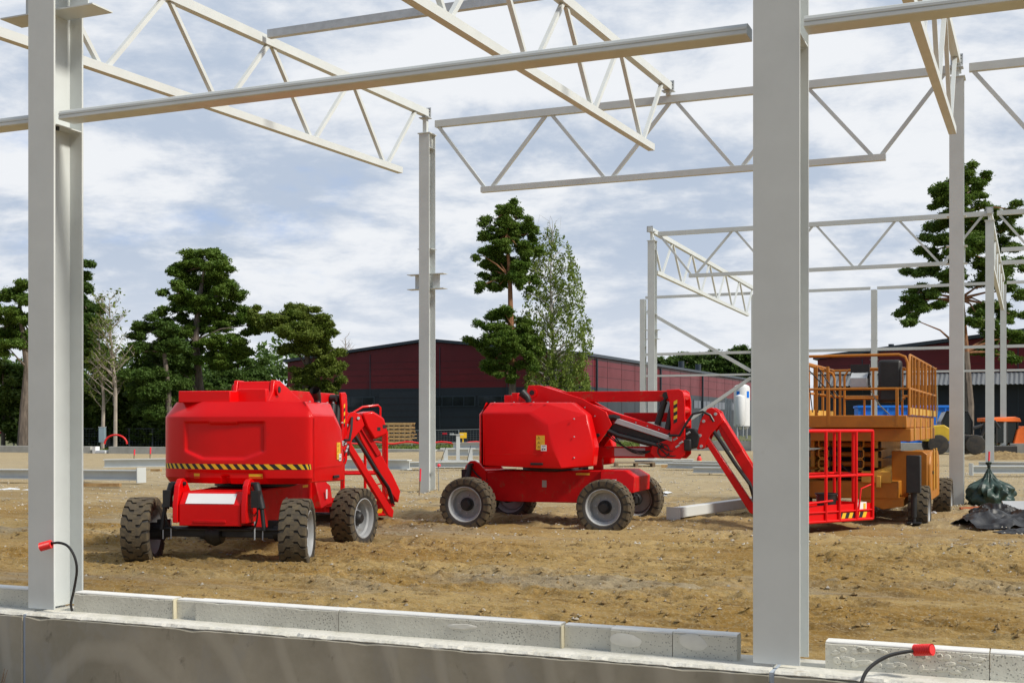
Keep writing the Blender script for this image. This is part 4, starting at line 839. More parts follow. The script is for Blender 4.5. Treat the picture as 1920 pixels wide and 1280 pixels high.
# outriggers
for x, y in ((-.20, -.46), (-2.1, -.46), (-.36, 3.9), (-2.1, 3.9)):
    o_(MB().ab((x - .10, y - .14, .72), (x + .13, y + .10, 1.36)), 'outrigger_housing', M_BLACK, bevel=.012)
    o_(MB().cyl((x + .015, y, .30), (x + .015, y, .75), .05, 16).cyl((x + .015, y, .22), (x + .015, y, .31), .035, 16), 'outrigger_leg', M_BLACK, smooth=True)
    o_(MB().ab((x - .10, y - .11, .19), (x + .14, y + .11, .22)), 'outrigger_foot', M_BLACK, bevel=.006)
# folded scissor stack
for i in range(4):
    z = 1.02 + i * .17
    for x in (-.84, -1.92):
        sg = 1 if i % 2 else -1
        o_(MB().bar((x, -.30, z + sg * .02), (x, 3.7, z - sg * .06), .07, .158), 'scissor_arm', M_ORGY, bevel=.01)
    o_(MB().cyl((-1.9, -.15, z), (-.84, -.15, z), .045, 14), 'cross_tube', M_ORG, smooth=True)
    for x in (-.82, -1.94): o_(MB().cyl((x - .05, -.15, z), (x + .06, -.15, z), .06, 14), 'arm_pin', M_BLACK, smooth=True)
for xc in (-1.72, -1.12):
    for k in range(4):
        z = .94 + k * .18; ol = MB(); c_ = [(-.06, .0), (.06, .0), (.085, .03), (.085, .12), (.06, .15), (-.06, .15), (-.085, .12), (-.085, .03), (-.06, 0)]
        ol.tube([(xc + a, -.33, z + b) for a, b in c_], .013, 6); o_(ol, 'hose_guide', M_ORGY)
hb = MB()
for k in range(5): hose(hb, (-1.75 + .02 * k, -.28, 1.6), (-1.1 + .05 * k, -.30, .98), .12 + .03 * k, .011)
for k in range(4): hb.tube([(-1.72 + .03 * k, -.31, .92), (-1.70 + .03 * k, -.32, 1.3), (-1.72 + .03 * k, -.31, 1.66)], .011, 6); hb.tube([(-1.14 + .03 * k, -.31, .92), (-1.12 + .03 * k, -.32, 1.3), (-1.14 + .03 * k, -.31, 1.66)], .011, 6)
o_(hb, 'hydraulic_hose', M_CABLE, smooth=True)
o_(MB().ab((-1.88, .5, .9), (-.89, 3.4, 1.65)), 'inner_block', M_BLACK)
o_(MB().ab((-1.05, -.52, .88), (-.55, -.40, 1.08)).ab((-.80, -.56, .80), (-.72, -.5, 1.0)), 'front_bracket', M_ORGY, bevel=.012)
# platform
PX0, PX1, PY0, PY1 = -2.35, -.20, -.92, 5.0
o_(MB().ab((PX0, PY0, 1.83), (PX1 - .06, PY1, 2.04)), 'platform_deck', M_ORG, bevel=.012)
o_(MB().ab((PX0 + .03, PY0 + .12, 1.60), (PX1 + .0, PY1 - .6, 1.822)), 'platform_frame', M_ORG, bevel=.012)
for y in (-.3, .9, 2.1, 3.3): o_(MB().ab((PX1 + .0015, y, 1.61), (PX1 + .02, y + .06, 2.0)), 'frame_rib', M_ORGY, bevel=.004)
def rail(pts, r_=.023, nm='guard_rail'): o_(MB().tube(pts, r_, 8), nm, M_ORG, smooth=True)
xr = PX1 - .03; zt, zm = 3.06, 2.49
def arc(p, q, r_, n=6):   # rounded top corner in x-z plane at y
    return []
rail([(PX0, PY0 + .03, zt), (xr - .16, PY0 + .03, zt), (xr - .06, PY0 + .03, zt - .04), (xr - .02, PY0 + .03, zt - .14), (xr - .02, PY0 + .03, zm)], .024)
rail([(PX0, PY0 + .03, zm), (xr - .02, PY0 + .03, zm)], .022)
for x in (-.42, -1.55): o_(MB().ab((x - .025, PY0 - .002, 1.86), (x + .025, PY0 + .05, zm)), 'rail_post', M_ORG, bevel=.004)
for s_ in (0, 1):
    x = xr if s_ == 0 else PX0 + .03
    rail([(x, PY0 + .10, 2.04), (x, PY0 + .10, zt - .12), (x, PY0 + .16, zt - .03), (x, PY0 + .26, zt), (x, PY1 - .2, zt), (x, PY1 - .08, zt - .05), (x, PY1 - .02, zt - .18), (x, PY1 - .02, 2.04)], .023)
    rail([(x, PY0 + .10, zm), (x, PY1 - .02, zm)], .024)
    for y in (-.45, .15, .8, 1.0, 1.7, 2.4, 2.6, 3.4, 4.2): o_(MB().bar((x, y, 2.04), (x, y, zt - .01), .045, .05), 'rail_post', M_ORG, bevel=.004)
    tb_ = MB().ab((x - .012, PY0 + .1, 2.05), (x + .012, PY1, 2.17)); o_(tb_, 'toe_board', M_ORGY)
rail([(PX0, PY1, zt), (PX1, PY1, zt)]); rail([(PX0, PY1, zm), (PX1, PY1, zm)])
for x in (-2.2, -1.5, -.9): o_(MB().bar((x, PY1, 2.04), (x, PY1, zt), .045, .05), 'rail_post', M_ORG)
# inner gate with struts at the left
rail([(-1.45, .3, 2.04), (-1.45, .3, 2.75), (-1.38, .3, 2.86), (-1.0, .3, 2.88), (-.75, .3, 2.88), (-.4, .3, 2.88)], .022); rail([(-1.45, .3, 2.35), (-.4, .3, 2.35)], .02); rail([(-1.1, .3, 2.04), (-1.1, .3, 2.35)], .02)
for x in (-2.12, -1.9, -1.7): o_(MB().bar((x, .0, 2.04), (x, .0, 2.92), .05, .05), 'rail_post', M_ORG, bevel=.004)
rail([(-2.2, .0, 3.0), (-2.1, 0, 2.97), (-1.85, .0, 2.88), (-1.62, .0, 2.80), (-1.58, 0, 2.7), (-1.58, 0, 2.04)], .022); rail([(-1.95, .1, 2.42), (-1.5, .1, 2.38)], .022)
stt = MB()
for a, b in (((-2.1, -.1, 2.95), (-1.55, -.1, 2.35)), ((-1.85, -.12, 2.9), (-1.5, -.12, 2.38)), ((-2.05, -.1, 2.9), (-1.95, -.1, 2.1)), ((-1.8, -.14, 2.85), (-1.85, -.14, 2.1))): stt.cyl(a, b, .010, 6)
o_(stt, 'gas_strut', M_BLACK)
o_(MB().ab((-1.20, PY0 + .12, 2.52), (-.92, PY0 + .3, 2.68)).add([(-1.2, PY0 + .12, 2.68), (-.92, PY0 + .12, 2.68), (-.92, PY0 + .35, 2.80), (-1.2, PY0 + .35, 2.80)], [(0, 1, 2, 3)]), 'control_panel', M_GREY, bevel=.01)
o_(MB().ab((-1.22, PY0 + .31, 2.55), (-.90, PY0 + .37, 2.92)).ab((-1.16, PY0 + .30, 2.70), (-.96, PY0 + .305, 2.80)), 'control_cover', M_BLACK, bevel=.01)
o_(MB().ab((-.74, PY0 + .10, 2.26), (-.36, PY0 + .36, 2.98)), 'tool_box', M_BLACK, bevel=.05)
hb = MB(); hb.tube([(-1.0, PY0 + .15, 2.5), (-.86, PY0 + .1, 2.48), (-.80, PY0 + .12, 2.35), (-.70, PY0 + .1, 2.2), (-.55, PY0 + .12, 2.05)], .011, 6); o_(hb, 'cable', mat('grey_green_cable', (.25, .27, .22), .6), smooth=True); hb = MB(); hb.tube([(xr + .04, 4.9, 2.7), (xr + .05, 4.9, 2.2), (xr + .03, 4.8, 1.9)], .014, 6); o_(hb, 'cable', bpy.data.materials['grey_green_cable'], smooth=True)
for x, y in ((xr, 1.0), (xr, 1.2)): o_(MB().cyl((x - .05, y - 1.3, 2.2), (x - .05, y - 1.3, 2.95), .016, 6), 'stowed_rod', M_GREY)

# ------------------------------------------------------------------ trees
def leaf_cloud(blobs, n_per, size, dens=1.0, flat=.55, droop=0.0, up=.4, aspect=.6):
    """blobs: (centre, rx, ry, rz). small rhombic leaves gathered in tufts through each blob"""
    out = []
    for c_, rx, ry, rz in blobs:
        vol = max(.3, rx * ry * rz) ** (2 / 3); nt_ = int(n_per * dens * vol); tuft = max(3, nt_ // 15)
        d = np.random.normal(size=(tuft, 3)); d /= np.linalg.norm(d, axis=1)[:, None]; rad = np.random.rand(tuft) ** .38
        tc_ = np.array(c_) + d * rad[:, None] * np.array([rx, ry, rz]) * np.random.uniform(.82, 1.18, (tuft, 1))
        p = tc_[np.random.randint(0, tuft, nt_)] + np.random.normal(size=(nt_, 3)) * np.array([.32, .32, .20]) * size * 3.2
        nrm = np.random.normal(size=(nt_, 3)); nrm[:, 2] = np.abs(nrm[:, 2]) + up; nrm /= np.linalg.norm(nrm, axis=1)[:, None]
        a = np.cross(nrm, np.random.normal(size=(nt_, 3))); a /= np.linalg.norm(a, axis=1)[:, None]; b = np.cross(nrm, a)
        s_ = size * np.random.uniform(.6, 1.3, (nt_, 1)); a = a * s_; b = b * s_ * aspect
        if droop: a[:, 2] = a[:, 2] * .3 - np.abs(s_[:, 0]) * droop
        out.append(np.stack([p - a, p + b * .8, p + a, p - b * .8], 1))
    return np.concatenate(out)
def tree(name, label, Y, base, trunk, blobs, m_leaf, m_bark, size=.095, n_per=2300, group=None, r0=.28, flat=.62, dens=1.0, limbs=True, cat='tree', upper=None, droop=0, yjit=1.0, up=.4, fill=False, vz=1.5):
    """base, trunk and blobs in photo px at distance Y: trunk (x, y, radius_m), blobs (x, y, rx, ry)"""
    k = Y / F; b0 = at(base[0], base[1], Y); b0.z = G(b0.x, b0.y); r = thing(name, label, cat, b0, 0, group)
    tp = [b0 + Vector((0, 0, -.2))] + [at(x, y, Y) for x, y, _ in trunk]; rs = [r0 * 1.15] + [q[2] for q in trunk]
    low = MB(); hi = MB()
    if upper is None: low.tube(tp, rs, 9)
    else:
        low.tube(tp[:upper + 1], rs[:upper + 1], 9); hi.tube(tp[upper:], rs[upper:], 9)
    B = []
    if fill:
        blobs = blobs + [(x + (min(trunk, key=lambda q: abs(q[1] - y))[0] - x) * .55, y + 5, rx * .6, ry * .7) for x, y, rx, ry in blobs[::2]]
    for x, y, rx, ry in blobs:
        c_ = at(x, y, Y + random.uniform(-1, 1) * rx * k * 1.0 * yjit); rxm, rzm = rx * k * 1.04, ry * k * vz
        nsub = max(3, int(rx * ry / 60))
        if limbs:
            j = min(range(len(tp)), key=lambda i: abs(tp[i].z - (c_.z - .15 * abs(c_.x - tp[i].x))) + .01 * i); s_ = tp[j]
            (hi if upper is not None and j >= upper else low).tube([s_, s_.lerp(c_, .5) + Vector((0, random.uniform(-.3, .3), random.uniform(-.1, .4))), c_], [max(.05, rs[j] * .42), .06, .025], 6)
        for q in range(nsub + 1):                      # break each mass into uneven sub-masses
            a = random.uniform(0, 6.28); f = random.random() ** .5 * .74
            cc = c_ + Vector((math.cos(a) * f * rxm, random.uniform(-.7, .7) * rxm * yjit, math.sin(a) * f * rzm))
            g = random.uniform(.26, .48); B.append((cc, rxm * g, rxm * g * .9 * yjit, rzm * g * .8))
            if limbs and q % 2 == 0: low.tube([c_, c_.lerp(cc, .6) + Vector((0, 0, .1)), cc], [.03, .022, .012], 5)
    low.build('trunk', m_bark, r, world=True, smooth=True)
    if upper is not None: hi.build('upper_trunk', M_BARKO, r, world=True, smooth=True)
    V = leaf_cloud(B, n_per, size, dens, flat, droop, up); V = V - np.array(b0)[None, None]
    o = bpy.data.objects.new('crown', qmesh('crown', V, m_leaf)); scene.collection.objects.link(o); o.parent = r; MROOT[o.name] = MROOT[r.name]
    return r
GP = 'trees along the left of the site'
tree('pine_tree', 'tall pine with layered crown rising highest in the left group', 92, (372, 845), [(376, 740, .30), (366, 640, .26), (372, 570, .2), (384, 500, .1)],
     [(383, 484, 42, 16), (345, 510, 36, 14), (412, 512, 34, 16), (380, 530, 56, 17), (335, 548, 34, 13), (425, 552, 34, 17), (372, 572, 60, 16), (322, 590, 30, 11), (440, 590, 36, 16), (395, 606, 56, 15), (330, 622, 36, 12), (462, 610, 28, 14), (425, 640, 40, 15), (345, 655, 36, 13), (400, 676, 36, 14), (452, 660, 24, 10), (330, 690, 32, 12)], M_PINE, M_BARK, group=GP, r0=.34, fill=True)
tree('pine_tree', 'broad bushy pine at the left of the red hall, partly covering its gable', 90, (560, 850), [(568, 760, .26), (578, 690, .22), (572, 620, .14), (560, 590, .08)],
     [(540, 584, 42, 14), (585, 592, 40, 14), (508, 604, 30, 14), (482, 588, 20, 11), (560, 618, 56, 15), (612, 622, 28, 13), (585, 648, 50, 14), (535, 650, 30, 12), (625, 655, 20, 10), (610, 688, 34, 16), (572, 700, 34, 14), (625, 715, 24, 13), (590, 732, 44, 14), (550, 745, 34, 14), (620, 742, 22, 11)], M_PINEY, M_BARK, group=GP, fill=True)
tree('pine_tree', 'lower pine left of the tallest pine with a spreading crown', 88, (318, 848), [(316, 740, .2), (308, 660, .15), (295, 620, .08)],
     [(290, 606, 34, 12), (262, 624, 24, 10), (318, 618, 34, 13), (282, 644, 40, 13), (325, 652, 32, 14), (255, 660, 22, 10), (300, 684, 50, 18), (275, 716, 44, 20), (325, 725, 40, 20), (300, 758, 55, 22)], M_PINED, M_BARK, group=GP)
tree('pine_tree', 'small rounded pine between the tallest pine and the bushy pine', 100, (440, 840), [(442, 760, .2), (446, 700, .1)],
     [(450, 668, 30, 12), (425, 684, 30, 13), (478, 686, 26, 12), (450, 704, 46, 16), (410, 715, 26, 14), (490, 722, 28, 16), (445, 738, 60, 18), (505, 748, 30, 18)], M_PINED, M_BARK, group=GP)
tree('pine_tree', 'dark pine at the left edge, left of the near left column', 88, (42, 842), [(46, 760, .3), (52, 690, .26), (40, 600, .16), (34, 550, .08)],
     [(36, 532, 24, 11), (22, 552, 26, 12), (50, 560, 26, 13), (12, 586, 28, 13), (42, 592, 30, 13), (5, 616, 30, 14), (40, 628, 36, 14), (15, 650, 34, 12), (70, 640, 30, 18)], M_PINE, M_BARK, group=GP, r0=.36)
tree('pine_tree', 'pine mostly hidden by the near left column, its right side showing', 90, (120, 842), [(122, 740, .3), (130, 640, .22), (136, 540, .1)],
     [(148, 500, 26, 12), (135, 522, 40, 14), (158, 540, 24, 14), (130, 566, 50, 16), (164, 582, 26, 14), (140, 608, 56, 16), (172, 622, 26, 13), (120, 648, 50, 18), (168, 652, 30, 12)], M_PINED, M_BARK, group=GP)
rt = random.Random(11)
for i, (x, y0, w_, l, mm) in enumerate([(6, 668, 44, 'leafy tree at the left edge behind the mesh fence', M_LEAF), (70, 650, 50, 'leafy dark tree behind the near left column', M_PINED), (175, 640, 40, 'leafy tree just right of the near left column', M_LEAF), (205, 660, 46, 'tree with thinning crown around the bare birch', M_LEAF),
        (262, 700, 48, 'dark shrubby tree below the lower pine', M_PINED), (345, 712, 44, 'dark shrubby tree at the foot of the tallest pine', M_PINED), (410, 735, 40, 'dark shrubby tree behind the left boom lift', M_PINED), (500, 742, 46, 'dark shrubby tree at the foot of the bushy pine', M_LEAF)]):
    bl_ = [(x + rt.uniform(-.8, .8) * w_, y0 + 12 + rt.random() * (792 - y0), w_ * rt.uniform(.35, .7), rt.uniform(14, 24)) for _ in range(13)]
    tree('leafy_tree', l, 96 + i % 3 * 2, (x, 840), [(x, 780, .14), (x, y0 + 20, .06)], bl_, mm, M_BARK, size=.17, n_per=800, group='leafy trees under the pines', r0=.16)
# tall middle pine
tree('pine_tree', 'tall pine in the middle with two separate crowns on a bare orange trunk', 98, (958, 850), [(960, 760, .30), (962, 690, .27), (958, 610, .23), (956, 520, .17), (950, 440, .1), (952, 400, .05)],
     [(953, 392, 22, 10), (930, 410, 26, 10), (968, 412, 30, 12), (915, 434, 24, 11), (950, 436, 34, 12), (988, 440, 24, 13), (930, 458, 36, 12), (972, 464, 36, 13), (906, 480, 20, 10), (995, 482, 22, 12), (945, 492, 44, 12), (910, 506, 22, 10), (986, 508, 28, 12), (925, 524, 30, 10), (902, 535, 12, 8), (965, 520, 34, 9), (996, 530, 16, 9),
      (948, 590, 34, 10), (920, 606, 32, 11), (968, 608, 30, 12), (895, 634, 26, 9), (935, 630, 46, 13), (985, 632, 36, 12), (912, 660, 30, 10), (962, 658, 46, 13), (1002, 650, 22, 11), (925, 684, 30, 9), (985, 680, 28, 11), (950, 700, 22, 8)], M_PINE, M_BARK, r0=.36, upper=2, n_per=1900, group=None, fill=True, vz=2.0)
# birch: thin trunk, drooping strands
def birch(Y=100):
    b0 = at(1045, 852, Y); b0.z = G(b0.x, b0.y); r = thing('birch_tree', 'slender drooping birch right of the tall middle pine', 'tree', b0)
    mb = MB(); mb.tube([b0, at(1040, 760, Y), at(1041, 690, Y), at(1034, 600, Y), at(1032, 520, Y), at(1036, 440, Y)], [.22, .2, .16, .11, .07, .03], 8)
    env = [(412, 1026, 1042), (440, 1012, 1056), (470, 1006, 1068), (500, 1000, 1080), (530, 994, 1086), (560, 982, 1092), (590, 980, 1102), (620, 988, 1106), (650, 992, 1098), (680, 996, 1086), (710, 990, 1098), (740, 992, 1108), (770, 990, 1112)]
    leaves = []
    for _ in range(620):
        y = 412 + 345 * random.random() ** .62; i = min(11, max(0, int((y - 412) / 29))); f = (y - env[i][0]) / (env[i + 1][0] - env[i][0]); xl = env[i][1] + (env[i + 1][1] - env[i][1]) * f; xr_ = env[i][2] + (env[i + 1][2] - env[i][2]) * f; xl -= 5; xr_ += 7
        x = random.uniform(xl, xr_); w_ = (xr_ - xl) / 2; Yj = Y + random.uniform(-1, 1) * w_ * Y / F * .9; p = at(x, y, Yj); tx = 1036; s_ = at(tx, y + abs(x - tx) * .55 + 4, Y)
        if random.random() < .4: mb.tube([s_, s_.lerp(p, .55) + Vector((0, 0, .3)), p], [.035, .02, .008], 5)
        n = random.randint(22, 46) if y < 700 else random.randint(40, 70); L_ = random.uniform(.5, 1.9)
        for q in range(n):
            u_ = random.random(); leaves.append((p.x + random.gauss(0, .10 + .05 * u_), p.y + random.gauss(0, .12), p.z - u_ * L_ + random.gauss(0, .05)))
    for k in range(3): mb.tube([at(1036, 445, Y), at(1030 + k * 6, 415, Y), at(1012 + k * 20, 403 + k * 2, Y), at(1006 + k * 22, 430, Y)], [.025, .015, .01, .006], 5)
    mb.build('trunk', M_BIRCH, r, world=True, smooth=True)
    p = np.array(leaves); n = len(p); nr = np.random.normal(size=(n, 3)); nr /= np.linalg.norm(nr, axis=1)[:, None]; a = np.cross(nr, np.random.normal(size=(n, 3))); a /= np.linalg.norm(a, axis=1)[:, None]; a[:, 2] -= .5; b = np.cross(nr, a); s_ = np.random.uniform(.06, .12, (n, 1)); a *= s_; b *= s_ * .6
    o = bpy.data.objects.new('crown', qmesh('crown', np.stack([p - a, p + b, p + a, p - b], 1) - np.array(b0)[None, None], M_BLEAF)); scene.collection.objects.link(o); o.parent = r
birch()
# bare birch at left and leafless tops
def bare(label, Y, base, top, spread, n, m_, lean=0, leaf=0):
    b0 = at(*base, Y); b0.z = G(b0.x, b0.y) if base[1] > 820 else b0.z; r = thing('bare_tree', label, 'tree', b0, 0, 'thin leafless trees'); mb = MB(); t_ = at(*top, Y); H_ = t_.z - b0.z; rr = random.Random(int(base[0]))
    mb.tube([b0, b0.lerp(t_, .4) + Vector((.2, 0, 0)), b0.lerp(t_, .75), t_], [.15, .11, .06, .015], 7); lv = []
    for i in range(n):
        f = rr.uniform(.30, 1.0); s_ = b0.lerp(t_, f); a = rr.uniform(0, 6.28); l = spread * (1.15 - f * .7) * rr.uniform(.5, 1); e = s_ + Vector((math.cos(a) * l, math.sin(a) * l, l * rr.uniform(.6, 1.3)))
        mb.tube([s_, s_.lerp(e, .5) + Vector((0, 0, -.1)), e], [.035, .024, .010], 5)
        for j in range(5):
            g = s_.lerp(e, rr.uniform(.4, 1)); a2 = rr.uniform(0, 6.28); l2 = l * .4; q = g + Vector((math.cos(a2) * l2, math.sin(a2) * l2, l2 * rr.uniform(.2, 1.2))); mb.tube([g, q], [.014, .006], 4)
            for _ in range(leaf): lv.append(g.lerp(q, rr.random()) + Vector((rr.gauss(0, .15), rr.gauss(0, .15), rr.gauss(0, .15))))
    mb.build('trunk', m_, r, world=True, smooth=True)
    if lv:
        p = np.array([tuple(v) for v in lv]); k = len(p); d = np.random.normal(size=(k, 3)) * .06; e = np.random.normal(size=(k, 3)) * .05
        o = bpy.data.objects.new('crown', qmesh('crown', np.stack([p - d, p + e, p + d, p - e], 1) - np.array(b0)[None, None], M_PINEY)); scene.collection.objects.link(o); o.parent = r
bare('tall nearly leafless birch right of the near left column', 86, (216, 842), (205, 560), 2.3, 46, M_TWIG, leaf=5)
bare('thin leafless birch stem just left of the tall nearly leafless one', 87, (192, 842), (185, 600), 1.5, 22, M_TWIG, leaf=4)
bare('distant leafless treetop over the left end of the red hall roof', 150, (650, 720), (648, 632), 1.6, 24, M_TWIG)
# big pine at right
tree('pine_tree', 'large ragged pine at right with a bent trunk, behind the thick column', 84, (1812, 855), [(1816, 760, .36), (1808, 660, .32), (1800, 560, .27), (1796, 470, .2), (1806, 400, .13), (1808, 340, .06)],
     [(1808, 322, 22, 9), (1792, 338, 26, 9), (1842, 336, 24, 9), (1768, 358, 28, 11), (1815, 362, 40, 12), (1762, 384, 26, 9), (1802, 392, 50, 13), (1862, 398, 30, 10), (1895, 392, 24, 10), (1780, 418, 44, 12), (1840, 430, 44, 14), (1896, 428, 24, 12), (1760, 444, 30, 10), (1812, 458, 46, 14), (1878, 462, 32, 13), (1742, 472, 26, 9), (1786, 486, 40, 11), (1735, 506, 38, 9), (1850, 492, 44, 13), (1900, 500, 24, 12), (1790, 516, 40, 10),
      (1722, 548, 34, 10), (1698, 566, 22, 9), (1740, 572, 32, 9), (1716, 600, 26, 8), (1704, 586, 26, 8), (1758, 544, 26, 9), (1860, 530, 44, 13), (1900, 545, 26, 12), (1850, 570, 40, 12), (1892, 588, 30, 12), (1838, 600, 30, 10), (1872, 620, 38, 13), (1905, 630, 20, 10), (1850, 650, 34, 10), (1890, 668, 24, 9)], M_PINE, M_BARK, r0=.42, upper=2, n_per=1900, vz=1.9)
for i, (x, y0, w_, l) in enumerate([(1250, 684, 26, 'leftmost far pine over the hall roof'), (1298, 676, 38, 'far rounded tree over the hall roof beside the chimney pipes'), (1364, 676, 26, 'small far tree over the hall roof near the diagonal brace'), (1400, 664, 26, 'far tree beside the near right column over the hall roof')]):
    tree('far_tree', l, 190, (x, 818), [(x, 760, .2), (x, y0, .08)], [(x + rt.uniform(-1, 1) * w_, y0 + rt.uniform(-6, 34), w_ * rt.uniform(.35, .6), rt.uniform(7, 12)) for _ in range(24)], M_PINED, M_BARK, size=.26, n_per=260, group='far trees beyond the hall')

# far woodland closing the horizon
def woodland(name, label, s0, s1, t_, h, n, m_, lf=.45, den=22, dt=8):
    B = []
    for i in range(n):
        s_ = s0 + (s1 - s0) * random.random(); p = W(s_, t_ + random.uniform(-dt, dt), 0); hh = h * random.uniform(.6, 1.05); B.append((Vector((p.x, p.y, hh * .5)), random.uniform(2.5, 5), 3, hh * .5))
    V = leaf_cloud(B, den, lf, 1, 1); o = bpy.data.objects.new(name, qmesh(name, V, m_)); scene.collection.objects.link(o); o['kind'] = 'stuff'; o['label'] = label
woodland('woodland', 'far dark wood on the horizon behind the left trees', -200, -88, 150, 15, 170, M_PINED)
woodland('woodland', 'undergrowth of bushes along the fence under the left trees', -66, -49, 72, 4.5, 46, M_LEAF, .16, 230, 2)
# ------------------------------------------------------------------ halls behind
M_CRIM = mat('crimson_cladding', (.135, .009, .014), .42, var=.10, vscale=.5, spec=.4); M_CHAR = mat('charcoal_cladding', (.018, .026, .036), .42, var=.12, vscale=.4, spec=.4)
M_TRIM = mat('dark_roof_trim', (.035, .05, .065), .4, .3); M_ROOF = mat('grey_roof_sheet', (.22, .24, .26), .5, .3); M_DOOR = mat('dark_sectional_door', (.018, .025, .036), .45, var=.1)
def HW(K, u, v, z): return Vector((K[0] + u * CT + v * SN, K[1] - u * SN + v * CT, z))   # u to the right along the gable, v away
def hbox(mb, K, u0, u1, v0, v1, z0, z1):
    q = [HW(K, a, b, c) for c in (z0, z1) for a, b in ((u0, v0), (u1, v0), (u1, v1), (u0, v1))]; return mb.add(q, [(0, 3, 2, 1), (4, 5, 6, 7), (0, 1, 5, 4), (1, 2, 6, 5), (2, 3, 7, 6), (3, 0, 4, 7)])
def hall(K, wd, ln, ze, zp, zs_, label, side=True, zb=.0):
    r = thing('industrial_hall', label, 'building', HW(K, -wd / 2, 0, zb), -TH)
    w_ = lambda mb, n, m_, par=None, **k: mb.build(n, m_, par or r, world=True, **k)
    low = hbox(MB(), K, -wd, 0, 0, ln, zb - .5, zs_); lw = w_(low, 'lower_wall', M_CHAR)
    up = MB(); P5 = [(-wd, zs_), (0, zs_), (0, ze), (-wd / 2, zp), (-wd, ze)]; n = 5
    up.add([HW(K, u, 0, z) for u, z in P5] + [HW(K, u, ln, z) for u, z in P5], [tuple(range(5)), tuple(range(9, 4, -1))] + [(i, i + 5, (i + 1) % 5 + 5, (i + 1) % 5) for i in (0, 1, 4)] + [(2, 7, 8, 3), (3, 8, 9, 4)])
    uw = w_(up, 'upper_wall', M_CRIM)
    rf = MB()
    for ua, ub_, za, zb_ in ((-wd - .3, -wd / 2, ze - .02, zp), (-wd / 2, .3, zp, ze - .02)):
        q = [HW(K, u, v, z + dz) for v in (-.35, ln + .3) for dz in (.03, .30) for u, z in ((ua, za), (ub_, zb_))]; rf.add(q, [(0, 1, 3, 2), (4, 6, 7, 5), (0, 4, 5, 1), (2, 3, 7, 6), (0, 2, 6, 4), (1, 5, 7, 3)])
    w_(rf, 'roof', M_TRIM)
    # cladding joints: thin grooves drawn as narrow proud strips
    jt = MB(); u = -7.8
    sm_ = MB()
    for f in (.24, .46, .70, .93): w_(hbox(MB(), K, -wd * f - .03, -wd * f + .03, -.05, -.002, zb, ze - .4 + (zp - ze) * (1 - abs(2 * f - 1))), 'cladding_joint', M_TRIM)
    jm = MB()
    for k in range(1, 6):
        z = zs_ + k * .62
        if z < ze: hbox(jm, K, -wd, 0, -.012, -.001, z, z + .02)
    for k in range(5): hbox(jm, K, -wd, 0, -.012, -.001, .7 + k * .95, .72 + k * .95)
    w_(jm, 'panel_line', mat('shadow_gap', (.02, .012, .016), .7) if 'shadow_gap' not in bpy.data.materials else bpy.data.materials['shadow_gap'])
    if side:
        js = MB()
        v = 2.2
        while v < ln: hbox(js, K, .001, .012, v, v + .05, zb, ze - .1); v += 4.3
        for k in (1, 2): hbox(js, K, .001, .012, 0, ln, zs_ + k * .95, zs_ + k * .95 + .03)
        w_(js, 'panel_line', bpy.data.materials['shadow_gap'])
        dp = MB()
        for v in (3.2, 24, 42): dp.cyl(HW(K, .12, v, zb), HW(K, .12, v, ze - .1), .10, 10)
        w_(dp, 'downpipe', M_TRIM)
        wl = MB()
        for v in (15, 30): hbox(wl, K, .0, .5, v, v + .35, zs_ - .25, zs_ - .15)
        w_(wl, 'wall_lamp', M_BLACK)
        fr_ = w_(hbox(MB(), K, .001, .04, 38, 66, 3.75, 4.8), 'window', M_TRIM); gb_ = MB()
        for k in range(14): hbox(gb_, K, .041, .05, 38.2 + 2 * k, 39.9 + 2 * k, 3.85, 4.7)
        w_(gb_, 'pane', M_GLASS, par=fr_)
    return r, w_, lw
K1 = (6.4, 110.0)
h1, w1, lw1 = hall(K1, 31, 88, 8.0, 9.65, 5.3, 'long hall with crimson upper walls and charcoal lower walls in the middle distance', zb=.25)
for f, (a, b) in enumerate([(-26.4, -21.2), (-15.2, -10.6), (-10.3, -5.6), (-5.3, -.8)]):
    fr = w1(hbox(MB(), K1, a, b, -.06, -.001, 3.55, 4.55), 'window', M_TRIM)
    gl = MB(); n = 4 if b - a > 4.55 else 3
    for k in range(n): hbox(gl, K1, a + .1 + (b - a - .1) / n * k, a + (b - a - .1) / n * (k + 1), -.075, -.061, 3.65, 4.45)
    w1(gl, 'pane', M_GLASS, par=fr)
dr = w1(hbox(MB(), K1, -20.7, -15.9, -.05, -.001, .2, 5.0), 'sectional_door', M_DOOR)
for k in range(7): pass
dl = MB()
for k in range(1, 8): hbox(dl, K1, -20.7, -15.9, -.06, -.051, .2 + k * .6, .23 + k * .6)
w1(dl, 'door_seam', bpy.data.materials['shadow_gap'], par=dr)
for i, (x, y, l) in enumerate([(1276, 678, 'left dark roof vent pipe on the long hall'), (1304, 680, 'right dark roof vent pipe on the long hall')]):
    p = HW(K1, -2, 40 if i == 0 else 48, 8.6); solo(MB().cyl(p - Vector((0, 0, 1)), p + Vector((0, 0, .85)), .34, 12), 'vent_pipe', l, 'chimney', M_TRIM, p - Vector((0, 0, 1)))
K2 = (at(1533, 700, 96).x + 48 * CT, 96 - 48 * SN - 0.0)
h2, w2, lw2 = hall(K2, 48, 40, 6.9, 9.6, 5.75, 'second crimson and charcoal hall at right behind the scissor lift', side=False, zb=.4)
cn = MB(); nn = 150
